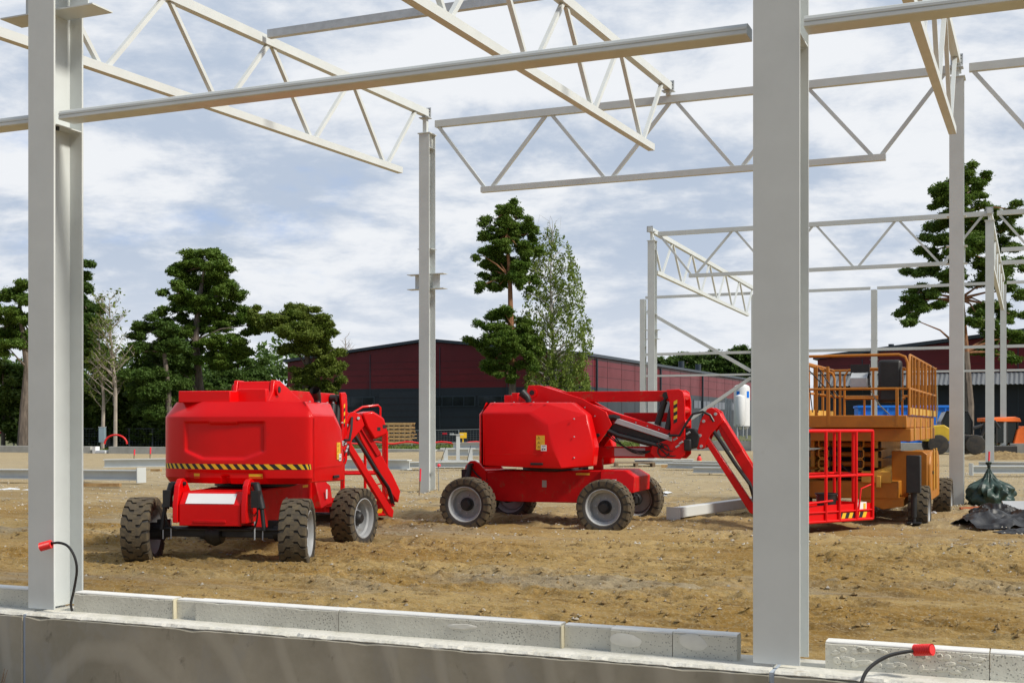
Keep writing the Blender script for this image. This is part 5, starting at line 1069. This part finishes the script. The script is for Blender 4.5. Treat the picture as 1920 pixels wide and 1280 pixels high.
for i in range(nn):
    u0, u1 = -48 + 48 * i / nn, -48 + 48 * (i + 1) / nn; zo = .05 if i % 2 else 0
    um = (u0 + u1) / 2; cn.add([HW(K2, u0, -2.2, 4.75), HW(K2, um, -2.2, 4.81), HW(K2, u1, -2.2, 4.75), HW(K2, u1, -.01, 5.65), HW(K2, um, -.01, 5.71), HW(K2, u0, -.01, 5.65)], [(0, 1, 4, 5), (1, 2, 3, 4)])
w2(cn, 'canopy', M_ROOF)
for a in (-20, -14, -8):
    fr = w2(hbox(MB(), K2, a, a + 4.5, -.06, -.001, .5, 2.4), 'window', M_FENCE); g = MB()
    for k in range(3): hbox(g, K2, a + .12 + 1.46 * k, a + 1.42 + 1.46 * k, -.075, -.061, .7, 2.3)
    w2(g, 'pane', M_GLASS, par=fr)
p = at(1671, 662, 96); solo(MB().cyl(p - Vector((0, 0, 1.2)), at(1671, 645, 96), .22, 12), 'vent_pipe', 'short dark vent on the right hall roof behind the scissor lift', 'chimney', M_TRIM, p - Vector((0, 0, 1.2)))
# tanks
for i, (x, w_, y0, y1, l) in enumerate([(1391, 30, 719, 822, 'taller white gas tank with a blue band'), (1387, 20, 739, 818, 'shorter white gas tank in front of the taller one')]):
    Y = 98 - i * 2.2; b = at(x, y1, Y); r = thing('gas_tank', l, 'tank', b, 0, 'white gas tanks beside the hall'); hgt = (y1 - y0) / F * Y; rad = w_ / F * Y / 2
    MB().lathe([(0, .7), (rad * .7, .75), (rad, 1.0), (rad, hgt - rad * .6), (rad * .9, hgt - rad * .3), (rad * .55, hgt - .08), (.0, hgt)], 28, axis='z').build('vessel', M_TANK, r, smooth=True)
    lg = MB()
    for a in range(4): lg.cyl((rad * .8 * math.cos(a * 1.57 + .7), rad * .8 * math.sin(a * 1.57 + .7), 0), (rad * .8 * math.cos(a * 1.57 + .7), rad * .8 * math.sin(a * 1.57 + .7), .95), .05, 6)
    for a in range(4): pass
    lg.build('leg', M_GREY, r)
    if i == 0:
        bb = MB(); n = 10
        for sgn in (-1, 1):
            pts = [(-math.pi / 2 + sgn * (.45 + .45 * q / n)) for q in range(n + 1)]
            bb.add([Vector((rad * 1.01 * math.cos(a), rad * 1.01 * math.sin(a), z)) for z in (hgt * .74, hgt * .86) for a in pts], [(q, q + 1, q + n + 2, q + n + 1) for q in range(n)])
        bb.build('blue_band', M_BLUE, r)
for i in range(3): b = at(1361 + i * 4.5, 824, 99); solo(MB().cyl(b, at(1361 + i * 4.5, 745 + i * 3, 99), .09, 8), 'standing_pipe', 'one of three thin grey pipes standing left of the white tanks', 'pipe', M_GREY, b, 'three thin grey pipes beside the tanks')
# ------------------------------------------------------------------ fences
def fence_run(x0, x1, y0, y1, Y0_, Y1_, n, group, lab, signs=()):
    for i in range(n):
        fa, fb = i / n, (i + 1) / n; A = at(x0 + (x1 - x0) * fa, y1, Y0_ + (Y1_ - Y0_) * fa); B = at(x0 + (x1 - x0) * (fb - .004), y1, Y0_ + (Y1_ - Y0_) * fb); A.z = G(A.x, A.y); B.z = G(B.x, B.y); hh = (y1 - y0) / F * (Y0_ + Y1_) / 2
        r = thing('mesh_fence', lab.format(['first', 'second', 'third', 'fourth', 'fifth', 'sixth', 'seventh', 'eighth', 'ninth', 'tenth'][i]), 'fence', A, 0, group)
        f = MB(); u_ = Vector((0, 0, 1)); f.tube([A, A + u_ * hh, B + u_ * hh, B], .028, 6)
        f.build('frame', M_FENCE, r, world=True)
        w_ = MB(); m_ = int((B - A).length / .22)
        for k in range(1, m_): p = A.lerp(B, k / m_); w_.tube([p + u_ * .05, p + u_ * hh], .0045, 3, cap=False)
        for k in range(1, 8): w_.tube([A + u_ * hh * k / 8, B + u_ * hh * k / 8], .005, 3, cap=False)
        w_.build('wire_mesh', M_FENCE, r, world=True)
        ft = MB(); ft.bar(A + Vector((-.12, -.3, .06)), A + Vector((.12, .3, .06)), .22, .13); ft.build('foot_block', M_CONC, r, world=True)
        if i in signs:
            p = A.lerp(B, .3) + u_ * hh * .80; MB().bar(p, p + (B - A).normalized() * .38, .02, .14).build('sign_plate', M_HIVIS, r, world=True); p = A.lerp(B, .62) + u_ * hh * .76; MB().bar(p, p + (B - A).normalized() * .34, .02, .14).build('sign_plate', M_WHT, r, world=True)
fence_run(-60, 330, 796, 834, 98, 94, 9, 'mesh fence panels before the trees', '{} mesh fence panel from the left edge, before the trees', (1, 4, 6))
fence_run(640, 905, 801, 834, 97, 93, 6, 'mesh fence panels before the hall', '{} mesh fence panel from the left, before the dark hall front', (0, 3, 4))
fence_run(1385, 1425, 795, 826, 92, 91, 1, 'mesh fence by the tanks', 'mesh fence panel in front of the white tanks')
# grass verge, long foundations along the far end
def strip(mb, t_, s0, s1, h0, h1, w_=.35):
    n = max(1, int((s1 - s0) / 3)); return mb
for i, (a, b, l) in enumerate([(-66, -49.9, 'far low concrete wall segment at the left edge'), (-48.4, -34.2, 'far low concrete wall segment left of the left boom lift'), (-34.1, -24.6, 'far low concrete wall segment behind the left boom lift'), (-24.5, -12.4, 'far low concrete wall segment between the two boom lifts'), (-11.6, -.5, 'far low concrete wall segment behind the red boom arm'), (4.6, 5.55, 'short far low concrete wall piece left of the orange excavator'), (.1, 4.5, 'far low concrete wall segment behind the scissor lift'), (6.15, 14, 'far low concrete wall segment below the orange excavator')]):
    c_ = W((a + b) / 2, 56.3); g = G(c_.x, c_.y) if i > 3 else -.05; hh = .50 if i < 5 else .46
    o = solo(MB().stb(a, b, 56.2, 56.5, g - .3, g + hh), 'low_wall', l, 'wall', M_LOWW, W((a + b) / 2, 56.35, g), 'low concrete walls along the far end', bevel=.02)
gb = W(-49.1, 56.3, 0); o = thing('formwork_panel', 'white formwork pieces in the gap of the far left low wall', 'formwork', gb, -TH); MB().ab((-.55, -.2, .0), (-.30, .2, .45)).build('panel', M_WHT, o); MB().ab((-.28, -.2, 0), (.5, .3, .20)).build('box', M_PAPER, o, bevel=.03)
# verge
n = 26000; s_ = np.random.uniform(-68, 6, n); t_ = 58 + 26 * np.random.rand(n) ** 1.2; xs = OX + s_ * CT + t_ * SN; ys = OY - s_ * SN + t_ * CT; zz_ = .0115 * 45 * ss(s_, -45, -10)
a = np.random.normal(size=(n, 3)) * .05; a[:, 2] = 0; h_ = np.random.uniform(.08, .30, n) * (fbm(s_ * .3, t_ * .3, 9, 3) > -.12); tip = np.stack([xs + a[:, 0], ys + a[:, 1], zz_ + h_], 1); base_ = np.stack([xs, ys, zz_], 1); sd_ = np.random.normal(size=(n, 3)) * .11; sd_[:, 2] = 0
o = bpy.data.objects.new('grass', qmesh('grass', np.stack([base_ - sd_, base_ + sd_, tip], 1), M_GRASS)); scene.collection.objects.link(o); o['kind'] = 'stuff'; o['label'] = 'green grass verge beyond the far low wall'
mb = MB(); mb.stb(-70, 8, 57.6, 86, .0, .03); 
for v in mb.v: s_q, t_q = ST(v.x, v.y); v.z += .0
vv = []; ns = 40
for i in range(ns + 1):
    s_q = -75 + 84 * i / ns
    for t_q in (57.4, 420): p = W(s_q * (1 if t_q < 100 else 5), t_q); vv.append(Vector((p.x, p.y, G(p.x, p.y) + .03)))
o = MB().add(vv, [(2 * i, 2 * i + 2, 2 * i + 3, 2 * i + 1) for i in range(ns)]).build('grass_verge', mat('turf', (.07, .11, .025), .95, col2=(.16, .13, .06), vscale=.6)); o['kind'] = 'structure'; o['label'] = 'strip of turf between the far low wall and the fence'

# ------------------------------------------------------------------ timber, steel and clutter
def lumber(x0, x1, y0, y1, Y, label, seed):
    r = thing('timber_stack', label, 'timber stack', at((x0 + x1) / 2, y1, Y), 0, 'stacks of sawn timber at the hall'); rr = random.Random(seed); w_ = (x1 - x0) / F * Y; h_ = (y1 - y0) / F * Y; lay = 17
    for i in range(lay):
        z = h_ * i / lay; x = -w_ / 2 + rr.uniform(-.1, .1)
        b = MB()
        if i % 3 == 2:
            for k in range(5): b.ab((-w_ / 2 + w_ * k / 5 + .1, -.5, z), (-w_ / 2 + w_ * k / 5 + .2, .6, z + h_ / lay * .9))
            b.build('spacer', M_WOODG, r)
        else:
            for k in range(6): b.ab((x + rr.uniform(-.15, .1), -.5 + k * .19, z), (x + w_ + rr.uniform(-.2, .1), -.5 + k * .19 + .17, z + h_ / lay * .92))
            b.build('board', M_WOOD, r, bevel=.0)
lumber(726, 776, 792, 831, 88, 'right hand stack of sawn timber beside the free standing column', 1); lumber(704, 724, 794, 830, 88.6, 'narrow left hand stack of sawn timber by the boom lift basket', 2)
def ibeam(name, label, A, B, h, w_, group, plate=None, sub=0, m_=None):
    A, B = Vector(A), Vector(B); r = thing(name, label, 'steel beam', (A + B) / 2, 0, group); d = (B - A).normalized(); up = Vector((0, 0, 1)); q = d.cross(up).normalized(); b = MB(); tf = .03
    for z in (tf / 2, h - tf / 2): b.bar(A + up * z, B + up * z, w_, tf)
    b.bar(A + up * (h / 2), B + up * (h / 2), .025, h - 2 * tf - .002); b.build('beam', m_ or M_STEEL, r, world=True)
    if plate:
        e = A if plate < 0 else B; b = MB(); b.bar(e + up * h / 2, e + d * .03 * plate + up * h / 2, w_ + .08, h + .14); b.build('end_plate', M_STEEL, r, world=True)
        b = MB(); b.bar(e - d * .35 * plate + up * h / 2 - q * w_ * .25, e - d * .33 * plate + up * h / 2 - q * w_ * .25, w_ * .4, h * .8); b.build('stiffener', M_STEEL, r, world=True)
    return r
gl = 'white steel beams lying on the sand'
def GG(x, y, dz=0): p = gp(x, y); p.z += dz; return p
A = GG(-120, 903, .12); B = GG(264, 908, .12); ibeam('steel_beam', 'lying white beam with end plate at left, crossing behind the near left column', A, B, .28, .30, gl, plate=1)
A = GG(196, 881, .1); B = GG(400, 878, .1); ibeam('steel_beam', 'lying white beam going behind the left boom lift from its left', A, B, .30, .3, gl)
A = GG(640, 884, .1); B = GG(768, 886, .1); ibeam('steel_beam', 'lying white beam left of the free standing column foot', A, B, .32, .3, gl)
A = GG(765, 882, .1); B = GG(905, 881, .1); ibeam('steel_beam', 'lower lying white beam behind the free standing column', A, B, .20, .3, gl)
A = GG(832, 866, .25); B = GG(915, 866, .25); ibeam('steel_beam', 'stacked white beam behind the steel stub on the pallet', A, B, .28, .3, gl); A = GG(850, 857, .4); B = GG(915, 857, .4); ibeam('steel_beam', 'topmost white beam of the stack behind the steel stub', A, B, .26, .3, gl)
for i, (x0, y0, x1, y1, l) in enumerate([(1190, 873, 1300, 872, 'long white beam below the boom link, behind the rear tyre'), (1252, 880, 1362, 883, 'nearest white beam of the pile right of the rear tyre'), (1262, 876, 1350, 877, 'middle white beam of the pile right of the rear tyre'), (1300, 889, 1368, 890, 'short white beam at the right end of the pile')]):
    ibeam('steel_beam', l, GG(x0, y0, .05), GG(x1, y1, .05), .18, .22, gl)
A = GG(1822, 893, .10); B = GG(1990, 893, .10); ibeam('steel_beam', 'lying white beam with a base plate left of the green sack top at right', A, B, .22, .30, gl, plate=-1); A = GG(1835, 880, .1); B = GG(1990, 882, .1); ibeam('steel_beam', 'thin white beam behind the one with a base plate at right', A, B, .16, .2, gl)
p0 = GG(1263, 984); p1 = GG(1470, 950); p0.z += .10; p1.z += .08
r = thing('box_beam', 'near white box beam lying on gravel, running behind the near right column', 'steel beam', (p0 + p1) / 2); MB().bar(p0 + Vector((0, 0, .11)), p1 + Vector((0, 0, .11)), .17, .18).build('beam', M_STEEL, r, world=True, bevel=.012)
dd = (p1 - p0).normalized(); MB().bar(p0 - dd * .02 + Vector((0, 0, .10)), p0 + Vector((0, 0, .10)), .26, .22).build('end_plate', M_STEEL, r, world=True); MB().bar(p0 + dd * .22 + Vector((0, -.11, .09)), p0 + dd * .36 + Vector((0, -.11, .09)), .05, .14).build('cleat', M_STEEL, r, world=True, bevel=.006)
# dunnage
for i, (x0, x1, y, l) in enumerate([(150, 226, 912, 'long timber bearer under the lying beam at left'), (284, 302, 884, 'short timber bearer under the beam beside the left boom lift'), (893, 912, 877, 'small timber block near the middle boom lift tail'), (1240, 1262, 876, 'timber block under the beam pile')]):
    a = GG(x0, y); b = GG(x1, y); solo(MB().bar(a + Vector((0, 0, .05)), b + Vector((0, 0, .05)), .12, .09), 'timber_bearer', l, 'timber', M_WOOD, (a + b) / 2, 'timber bearers under steel beams')
# pallet with steel stub
pb = GG(859, 877); r = thing('pallet', 'wooden pallet carrying a white steel stub, left of the middle boom lift', 'pallet', pb)
k = pb.y / F; pw = 68 * k
dk = MB()
for i in range(7): dk.ab((-pw / 2, -.4 + i * .135, .13), (pw / 2, -.3 + i * .135, .16))
dk.build('deck_board', M_WOODG, r); bk = MB()
for x in (-pw / 2, -pw / 4, 0, pw / 4, pw / 2 - .1):
    for y in (-.4, 0, .4): bk.ab((x, y, .03), (x + .1, y + .1, .13))
bk.build('block', M_WOODG, r)
r = thing('steel_stub', 'short upright white steel stub with side arms standing on the pallet', 'steel part', pb + Vector((0, 0, .16)))
MB().ab((-.06, -.13, .0), (.06, -.11, 1.0)).ab((-.06, .11, .0), (.06, .13, 1.0)).ab((-.006, -.109, 0), (.006, .109, 1.0)).build('post', M_STEEL, r)
MB().ab((-.18, -.16, 1.001), (.18, .16, 1.02)).build('top_plate', M_STEEL, r)
MB().ab((-.62, -.1, .50), (-.061, .1, .54)).ab((.061, -.1, .50), (.60, .1, .54)).ab((-.5, -.1, .12), (-.36, .1, .499)).ab((.36, -.1, .12), (.5, .1, .499)).ab((-.7, -.16, .08), (.7, .16, .119)).build('arm', M_STEEL, r)
sp = MB(); sp.cyl((-.4, -.2, .62), (-.62, -.25, .0), .012, 6); sp.cyl((.45, -.2, .62), (.3, -.25, .0), .012, 6); sp.build('strap', M_BLACK, r)
r = thing('pallet', 'wooden pallet behind the lower boom link of the middle lift', 'pallet', GG(1200, 874)); dk = MB()
for i in range(6): dk.ab((-.9, -.4 + i * .15, .12), (.5, -.3 + i * .15, .15))
for x in (-.9, -.2, .4): dk.ab((x, -.4, 0), (x + .1, .45, .119))
dk.build('deck_board', M_WOODG, r)
# yellow sign, posts, stakes
pb = at(868, 843, 66); r = thing('yellow_sign', 'small blank yellow sign on a thin post behind the middle boom lift', 'sign', pb); MB().cyl((0, 0, 0), (0, 0, .75), .03, 8).build('post', M_YEL, r, smooth=True); MB().ab((-.18, -.045, .62), (.2, -.03, .92)).build('plate', M_YEL, r, bevel=.006)
for i, (x, y0, y1, rad, l) in enumerate([(786, 930, 878, .022, 'red marker stake left of the free standing column foot'), (251, 866, 842, .035, 'left red marker stake beyond the lying beam'), (281, 866, 838, .035, 'right red marker stake beyond the lying beam'), (1853, 884, 846, .028, 'red marker stake in front of the far column at right')]):
    a = gp(x, y0); hh = (y0 - y1) / F * a.y; r = thing('marker_stake', l, 'stake', a, 0, 'red topped marker stakes'); MB().tube([(0, 0, 0), (.02, 0, hh * .6)], rad * .8, 6).build('stick', M_WOODG, r); MB().tube([(.02, 0, hh * .55), (.03, 0, hh)], rad, 6).build('painted_top', M_HIVIS, r)
a = gp(823, 925); hh = 53 / F * a.y; r = thing('survey_pin', 'thin steel rod with a red ball right of the free standing column foot', 'stake', a); MB().cyl((0, 0, 0), (-.02, 0, hh), .012, 6).build('rod', M_FENCE, r); MB().lathe([(0, hh - .04), (.04, hh - .02), (.045, hh), (.03, hh + .03), (0, hh + .04)], 12, axis='z').build('ball', M_HIVIS, r, smooth=True)
a = gp(1311, 873); r = thing('fire_extinguisher', 'red fire extinguisher standing on the sand under the red joint', 'extinguisher', a); k = a.y / F
MB().lathe([(0, 0), (4.5 * k, 0), (4.5 * k, 14 * k), (2.5 * k, 18 * k), (1.2 * k, 19 * k), (0, 19 * k)], 16, axis='z').build('cylinder', M_REDC, r, smooth=True); MB().lathe([(4.6 * k, 6 * k), (4.6 * k, 10 * k)], 16, axis='z').build('label_band', M_YEL, r); MB().ab((-1.2 * k, -1 * k, 19 * k), (3 * k, 1 * k, 22 * k)).build('valve', M_BLACK, r)
# barrier tape, hose arch, cabinet
mb = MB(); pts = []
for i in range(26): x = 640 + 275 * i / 25; pts.append(at(x, 828 + 4 * math.sin(i * .55) ** 2, 74))
mb.tube(pts, .055, 5); solo(mb, 'barrier_hose', 'long sagging red hose strung before the hall fence', 'hose', M_REDC, pts[12])
mb = MB(); pts = [at(196 + 42 * (1 - math.cos(a)) / 2, 832 - 17 * math.sin(a), 84) for a in [i * math.pi / 14 for i in range(15)]]; mb.tube(pts, .07, 6); solo(mb, 'hose_arch', 'red hose arching out of the grass right of the near left column', 'hose', M_REDC, pts[0])
pb = at(192, 829, 86); r = thing('cable_cabinet', 'pale blue grey cabinet by the fence right of the near left column', 'cabinet', pb); MB().ab((-.2, -.2, 0), (.2, .2, 1.05)).build('body', mat('blue_grey_cabinet', (.25, .33, .38), .5), r, bevel=.015); MB().ab((-.22, -.22, 1.05), (.22, .22, 1.09)).build('lid', M_GREY, r)
# blue skip
pb = at(1690, 838, 70); r = thing('blue_skip', 'large blue open container behind the scissor lift', 'container', pb, -TH * .4); w_ = 82 * 70 / F; b = MB()
b.ab((-w_, -1.0, .25), (w_, 1.0, 2.2)); b.build('body', M_BLUE, r); b = MB()
b.ab((-w_ - .06, -1.08, 2.2), (w_ + .06, 1.08, 2.34)); b.build('rim', M_BLUE, r, bevel=.02)
for i in range(8): MB().ab((-w_ + .3 + i * .62, -1.07, .25), (-w_ + .40 + i * .62, -1.001, 2.19)).build('rib', M_BLUE, r)
# orange excavator
pb = at(1880, 852, 60); pb.z = G(pb.x, pb.y); r = thing('excavator', 'bright orange compact excavator at the right edge', 'excavator', pb, R(12)); r.scale = (1, 1, .87); k = 60 / F
MB().prism([(.10, .45), (1.75, .45), (1.75, 1.3), (1.5, 1.48), (.62, 1.48), (.34, 1.3)], -.72, .7).build('body', M_EXO, r, bevel=.04); MB().prism([(.85, .75), (1.5, .75), (1.5, 1.2), (.95, 1.2)], -.71, -.702).build('grille', M_BLACK, r)
MB().ab((-.75, -.62, .55), (.38, .62, 1.72)).build('cab_glass', M_CAB, r, bevel=.03); MB().prism([(-.95, 1.72), (.55, 1.72), (.48, 1.92), (.2, 2.0), (-.95, 1.93)], -.7, .7).build('cab_roof', M_EXO, r, bevel=.03)
cb = MB()
for x in (-.75, -.2, .38):
    for y in (-.64, .64): cb.bar((x, y, .5), (x, y, 1.73), .06, .06)
cb.build('cab_pillar', M_BLACK, r)
MB().prism([(-1.1, .0), (1.5, .0), (1.7, .2), (1.5, .42), (-1.1, .42), (-1.3, .2)], -.8, -.5).build('track', M_BLACK, r, bevel=.05); MB().prism([(-1.1, .0), (1.5, .0), (1.7, .2), (1.5, .42), (-1.1, .42), (-1.3, .2)], .5, .8).build('track', M_BLACK, r, bevel=.05)
MB().tube([(-.8, -.1, .9), (-1.2, -.1, 1.5), (-1.7, -.1, 1.35), (-2.0, -.1, .8), (-1.8, -.1, .45)], [.12, .13, .11, .10, .07], 6).build('arm', M_BLACK, r)
# yellow dumper half hidden by the thick column
pb = at(1785, 850, 57); pb.z = G(pb.x, pb.y); r = thing('dumper', 'yellow site dumper with dark cab, mostly hidden by the thick right column', 'dumper', pb, R(-8))
MB().prism([(-1.3, .6), (-.1, .6), (-.1, 1.1), (-.5, 1.35), (-1.1, 1.3), (-1.35, 1.0)], -.75, .75).build('body', M_DYEL, r, bevel=.04); MB().prism([(.2, .5), (1.2, .5), (1.2, .85), (.2, .85)], -.7, .7).build('rear_frame', M_BLACK, r, bevel=.03)
MB().prism([(-.55, 1.1), (.75, .9), (.75, 1.5), (.55, 1.95), (-.35, 1.95), (-.55, 1.5)], -.6, .6).build('cab', M_CAB, r, bevel=.03)
cp = MB()
for pp in ([(-.57, -.62, 1.1), (-.57, -.62, 1.5), (-.36, -.62, 1.97), (.56, -.62, 1.97), (.77, -.62, 1.5), (.77, -.62, .9)],): cp.tube(pp, .035, 6)
cp.build('cab_frame', M_BLACK, r)
for x in (-.75, .85):
    for y in (-.8, .8): MB().lathe([(0, -.12), (.25, -.13), (.42, -.11), (.45, -.05), (.45, .05), (.42, .11), (.25, .13), (0, .12)], 22, (x, y, .45)).build('wheel', M_TYREW, r, smooth=True)
MB().tube([(1.2, 0, .7), (1.5, 0, 1.25), (1.9, 0, 1.5), (2.1, 0, 1.2)], [.09, .1, .08, .06], 6).build('arm', M_BLACK, r)

# ------------------------------------------------------------------ sack, tarpaulin, plate at right
bgp = GG(1857, 950); r = thing('green_sack', 'dark green plastic sack tied at the top, sitting on the sand at right', 'sack', bgp)
mb = MB(); n, mm = 80, 44; prof = [(.0, .0), (.30, .0), (.39, .04), (.42, .14), (.425, .26), (.40, .38), (.33, .46), (.20, .52), (.11, .59), (.055, .69), (.02, .78), (.03, .84), (.06, .90), (.0, .88)]
vs_ = []
for i in range(mm + 1):
    x = i / mm * (len(prof) - 1); a = min(int(x), len(prof) - 2); f = x - a; rad = prof[a][0] * (1 - f) + prof[a + 1][0] * f; z = prof[a][1] * (1 - f) + prof[a + 1][1] * f
    for j in range(n):
        th = 2 * math.pi * j / n; fold = (.11 * math.sin(th * 7 + z * 9) + .07 * math.sin(th * 13 - z * 16) + .05 * math.sin(th * 23 + z * 6 + 2 * math.sin(th * 3))) * (1 if z > .22 else .55)
        sag = .10 * math.sin(th * 2 + .6) + .06 * math.sin(z * 26 + 3 * math.sin(th * 3)); q = rad * (1 + fold + sag * (z < .5)); vs_.append((q * math.cos(th) * 1.02 - .04 * z, q * math.sin(th) * .85, z + .012 * math.sin(th * 9 + z * 20) * (z > .02)))
mb.add(vs_, [(i * n + j, i * n + (j + 1) % n, (i + 1) * n + (j + 1) % n, (i + 1) * n + j) for i in range(mm) for j in range(n)]); mb.build('sack', M_BAG, r, smooth=True, ang=50)
MB().tube([(.03 * math.cos(a) * 1.1 - .03, .03 * math.sin(a), .79 + .005 * a) for a in [i * .5 for i in range(26)]], .008, 5).build('tie', M_BLACK, r)
def sheet(name, label, px, py, w_, d_, hmax, seed, m_, rz=0, cat='tarpaulin'):
    p = GG(px, py); n1_, n2_ = 90, 50; u_, v_ = np.meshgrid(np.linspace(-1, 1, n1_), np.linspace(-1, 1, n2_), indexing='ij')
    h_ = np.abs(fbm(u_ * 1.5 + seed, v_ * 1.9, seed, 3)) * 2; h_ = (1 - h_) ** 2 * .8; env = np.clip(1.15 - np.sqrt(u_ ** 2 + v_ ** 2) - .35 * fbm(u_ * 2, v_ * 2, seed + 3, 3), 0, 1) ** .5
    z = .012 + hmax * h_ * env; x = u_ * w_ / 2 * (1 + .25 * fbm(v_ * 1.5 + 9, u_ * .5, seed + 5, 3)); y = v_ * d_ / 2 * (1 + .5 * fbm(u_ * 2.5, v_ * .4, seed + 8, 3))
    mb = MB(); mb.add([p + Vector((a * math.cos(rz) - b * math.sin(rz), a * math.sin(rz) + b * math.cos(rz), c_)) for a, b, c_ in zip(x.ravel(), y.ravel(), z.ravel())], [(i * n2_ + j, (i + 1) * n2_ + j, (i + 1) * n2_ + j + 1, i * n2_ + j + 1) for i in range(n1_ - 1) for j in range(n2_ - 1)])
    return solo(mb, name, label, cat, m_, p, smooth=True, ang=60)
sheet('tarpaulin', 'crumpled black tarpaulin on the sand at the right edge', 1890, 985, 1.7, 1.3, .40, 3, M_TARP, .2); sheet('tarpaulin', 'second fold of black tarpaulin behind the first, by the grey plate', 1866, 965, .9, .7, .30, 7, M_TARP, -.3)
sheet('tarpaulin', 'flat tail of black tarpaulin reaching the right edge in front', 1920, 1000, .9, .5, .10, 12, M_TARP, .1)
p = GG(1915, 966); solo(MB().add([Vector((-.28, -.03, .02)), Vector((.55, -.2, .02)), Vector((.6, .1, .20)), Vector((-.28, .2, .20)), Vector((-.28, -.01, .0)), Vector((.55, -.18, .0)), Vector((.6, .13, .18)), Vector((-.28, .23, .18))], [(0, 1, 2, 3), (7, 6, 5, 4), (0, 4, 5, 1), (1, 5, 6, 2), (2, 6, 7, 3), (3, 7, 4, 0)]), 'grey_plate', 'flat grey steel plate leaning on the tarpaulin at the right edge', 'plate', M_GREY).location = p + Vector((0, 0, .06))
# scraps and scattered bits
for i, (x, y, w_, c_, l) in enumerate([(60, 920, .5, M_PAPER, 'crumpled white plastic sheet on the sand left of the near left column'), (18, 918, .5, M_PAPER, 'white plastic sheet at the left edge on the sand'), (1250, 925, .35, M_PAPER, 'white plastic scrap behind the rear tyre of the middle lift'), (1245, 931, .22, M_PAPER, 'small white scrap right of the rear tyre'), (1822, 975, .28, M_WHT, 'white scrap beside the black tarpaulin'), (1751, 963, .12, M_WHT, 'white scrap right of the scissor lift tyre')]):
    sheet('plastic_scrap', l, x, y, w_, w_ * .6, .06, 20 + i, c_, i * .5, 'scrap')
a, b = GG(1800, 955), GG(1850, 953); solo(MB().bar(a + Vector((0, 0, .03)), b + Vector((0, 0, .03)), .05, .04), 'red_slat', 'reddish wooden slat on the sand left of the green sack', 'slat', mat('reddish_slat', (.40, .12, .05), .8), (a + b) / 2)
hp = GG(1880, 860); 
mb = MB(); n = 40; hv = []
for i in range(n):
    for j in range(n):
        x = (i / (n - 1) - .5) * 3.4; y = (j / (n - 1) - .5) * 2.0; hv.append(hp + Vector((x, y, .34 * max(0, 1 - math.hypot(x / 1.7, y / 1.0)) ** .7 * random.uniform(.75, 1.1) - .01)))
o = mb.add(hv, [(i * n + j, (i + 1) * n + j, (i + 1) * n + j + 1, i * n + j + 1) for i in range(n - 1) for j in range(n - 1)]).build('earth_mound', M_CLOD, smooth=True); o['kind'] = 'structure'; o['label'] = 'low mound of earth in front of the orange excavator'

# ------------------------------------------------------------------ cables with red ribbed caps
def capped(label, pts, r_, cap_a, cap_b, rad):
    r = thing('capped_cable', label, 'cable', pts[0]); q = [Vector(p) for p in pts]; sm_ = []
    for i in range(len(q) - 1):
        p0, p1, p2, p3 = q[max(i - 1, 0)], q[i], q[i + 1], q[min(i + 2, len(q) - 1)]
        for k in range(6):
            f = k / 6; sm_.append(.5 * (2 * p1 + (p2 - p0) * f + (2 * p0 - 5 * p1 + 4 * p2 - p3) * f * f + (3 * p1 - p0 - 3 * p2 + p3) * f ** 3))
    sm_.append(q[-1]); MB().tube(sm_, r_, 8).build('cable', M_CABLE, r, world=True, smooth=True)
    A, B = Vector(cap_a), Vector(cap_b); mb = MB(); d = B - A; n = 21; mb.tube([A + d * i / n for i in range(n + 1)], [rad * (.55 if i == 0 else (1.0 if i % 2 else .88)) for i in range(n + 1)], 20, cap=False)
    mb.tube([A + d * 1.0, A + d * .35], [rad * .84, rad * .84], 20); mb.build('cap', M_REDC, r, world=True, smooth=True, ang=60)
def at_t(x, y, t_):
    k = (x - 960) / F; bx, by = OX + t_ * SN, OY + t_ * CT; s_ = (k * by - bx) / (CT + k * SN); Y = by - s_ * SN; return at(x, y, Y)
capped('black cable with a red ribbed cap hanging before the near left column', [at_t(135, 1144, .02), at_t(133, 1130, -.01), at_t(138, 1108, -.03), at_t(144, 1070, -.05), at_t(140, 1044, -.06), at_t(128, 1024, -.07), at_t(112, 1017, -.08), at_t(97, 1018, -.08)], .0105, at_t(97, 1019, -.08), at_t(76, 1025, -.11), .036)
capped('black cable with a red ribbed cap lying over the pale kerb block', [at_t(1612, 1290, -.30), at_t(1622, 1262, -.22), at_t(1640, 1243, -.15), at_t(1668, 1228, -.08), at_t(1700, 1221, -.02), at_t(1716, 1219, .01)], .0115, at_t(1714, 1218, .03), at_t(1748, 1217, -.02), .036)
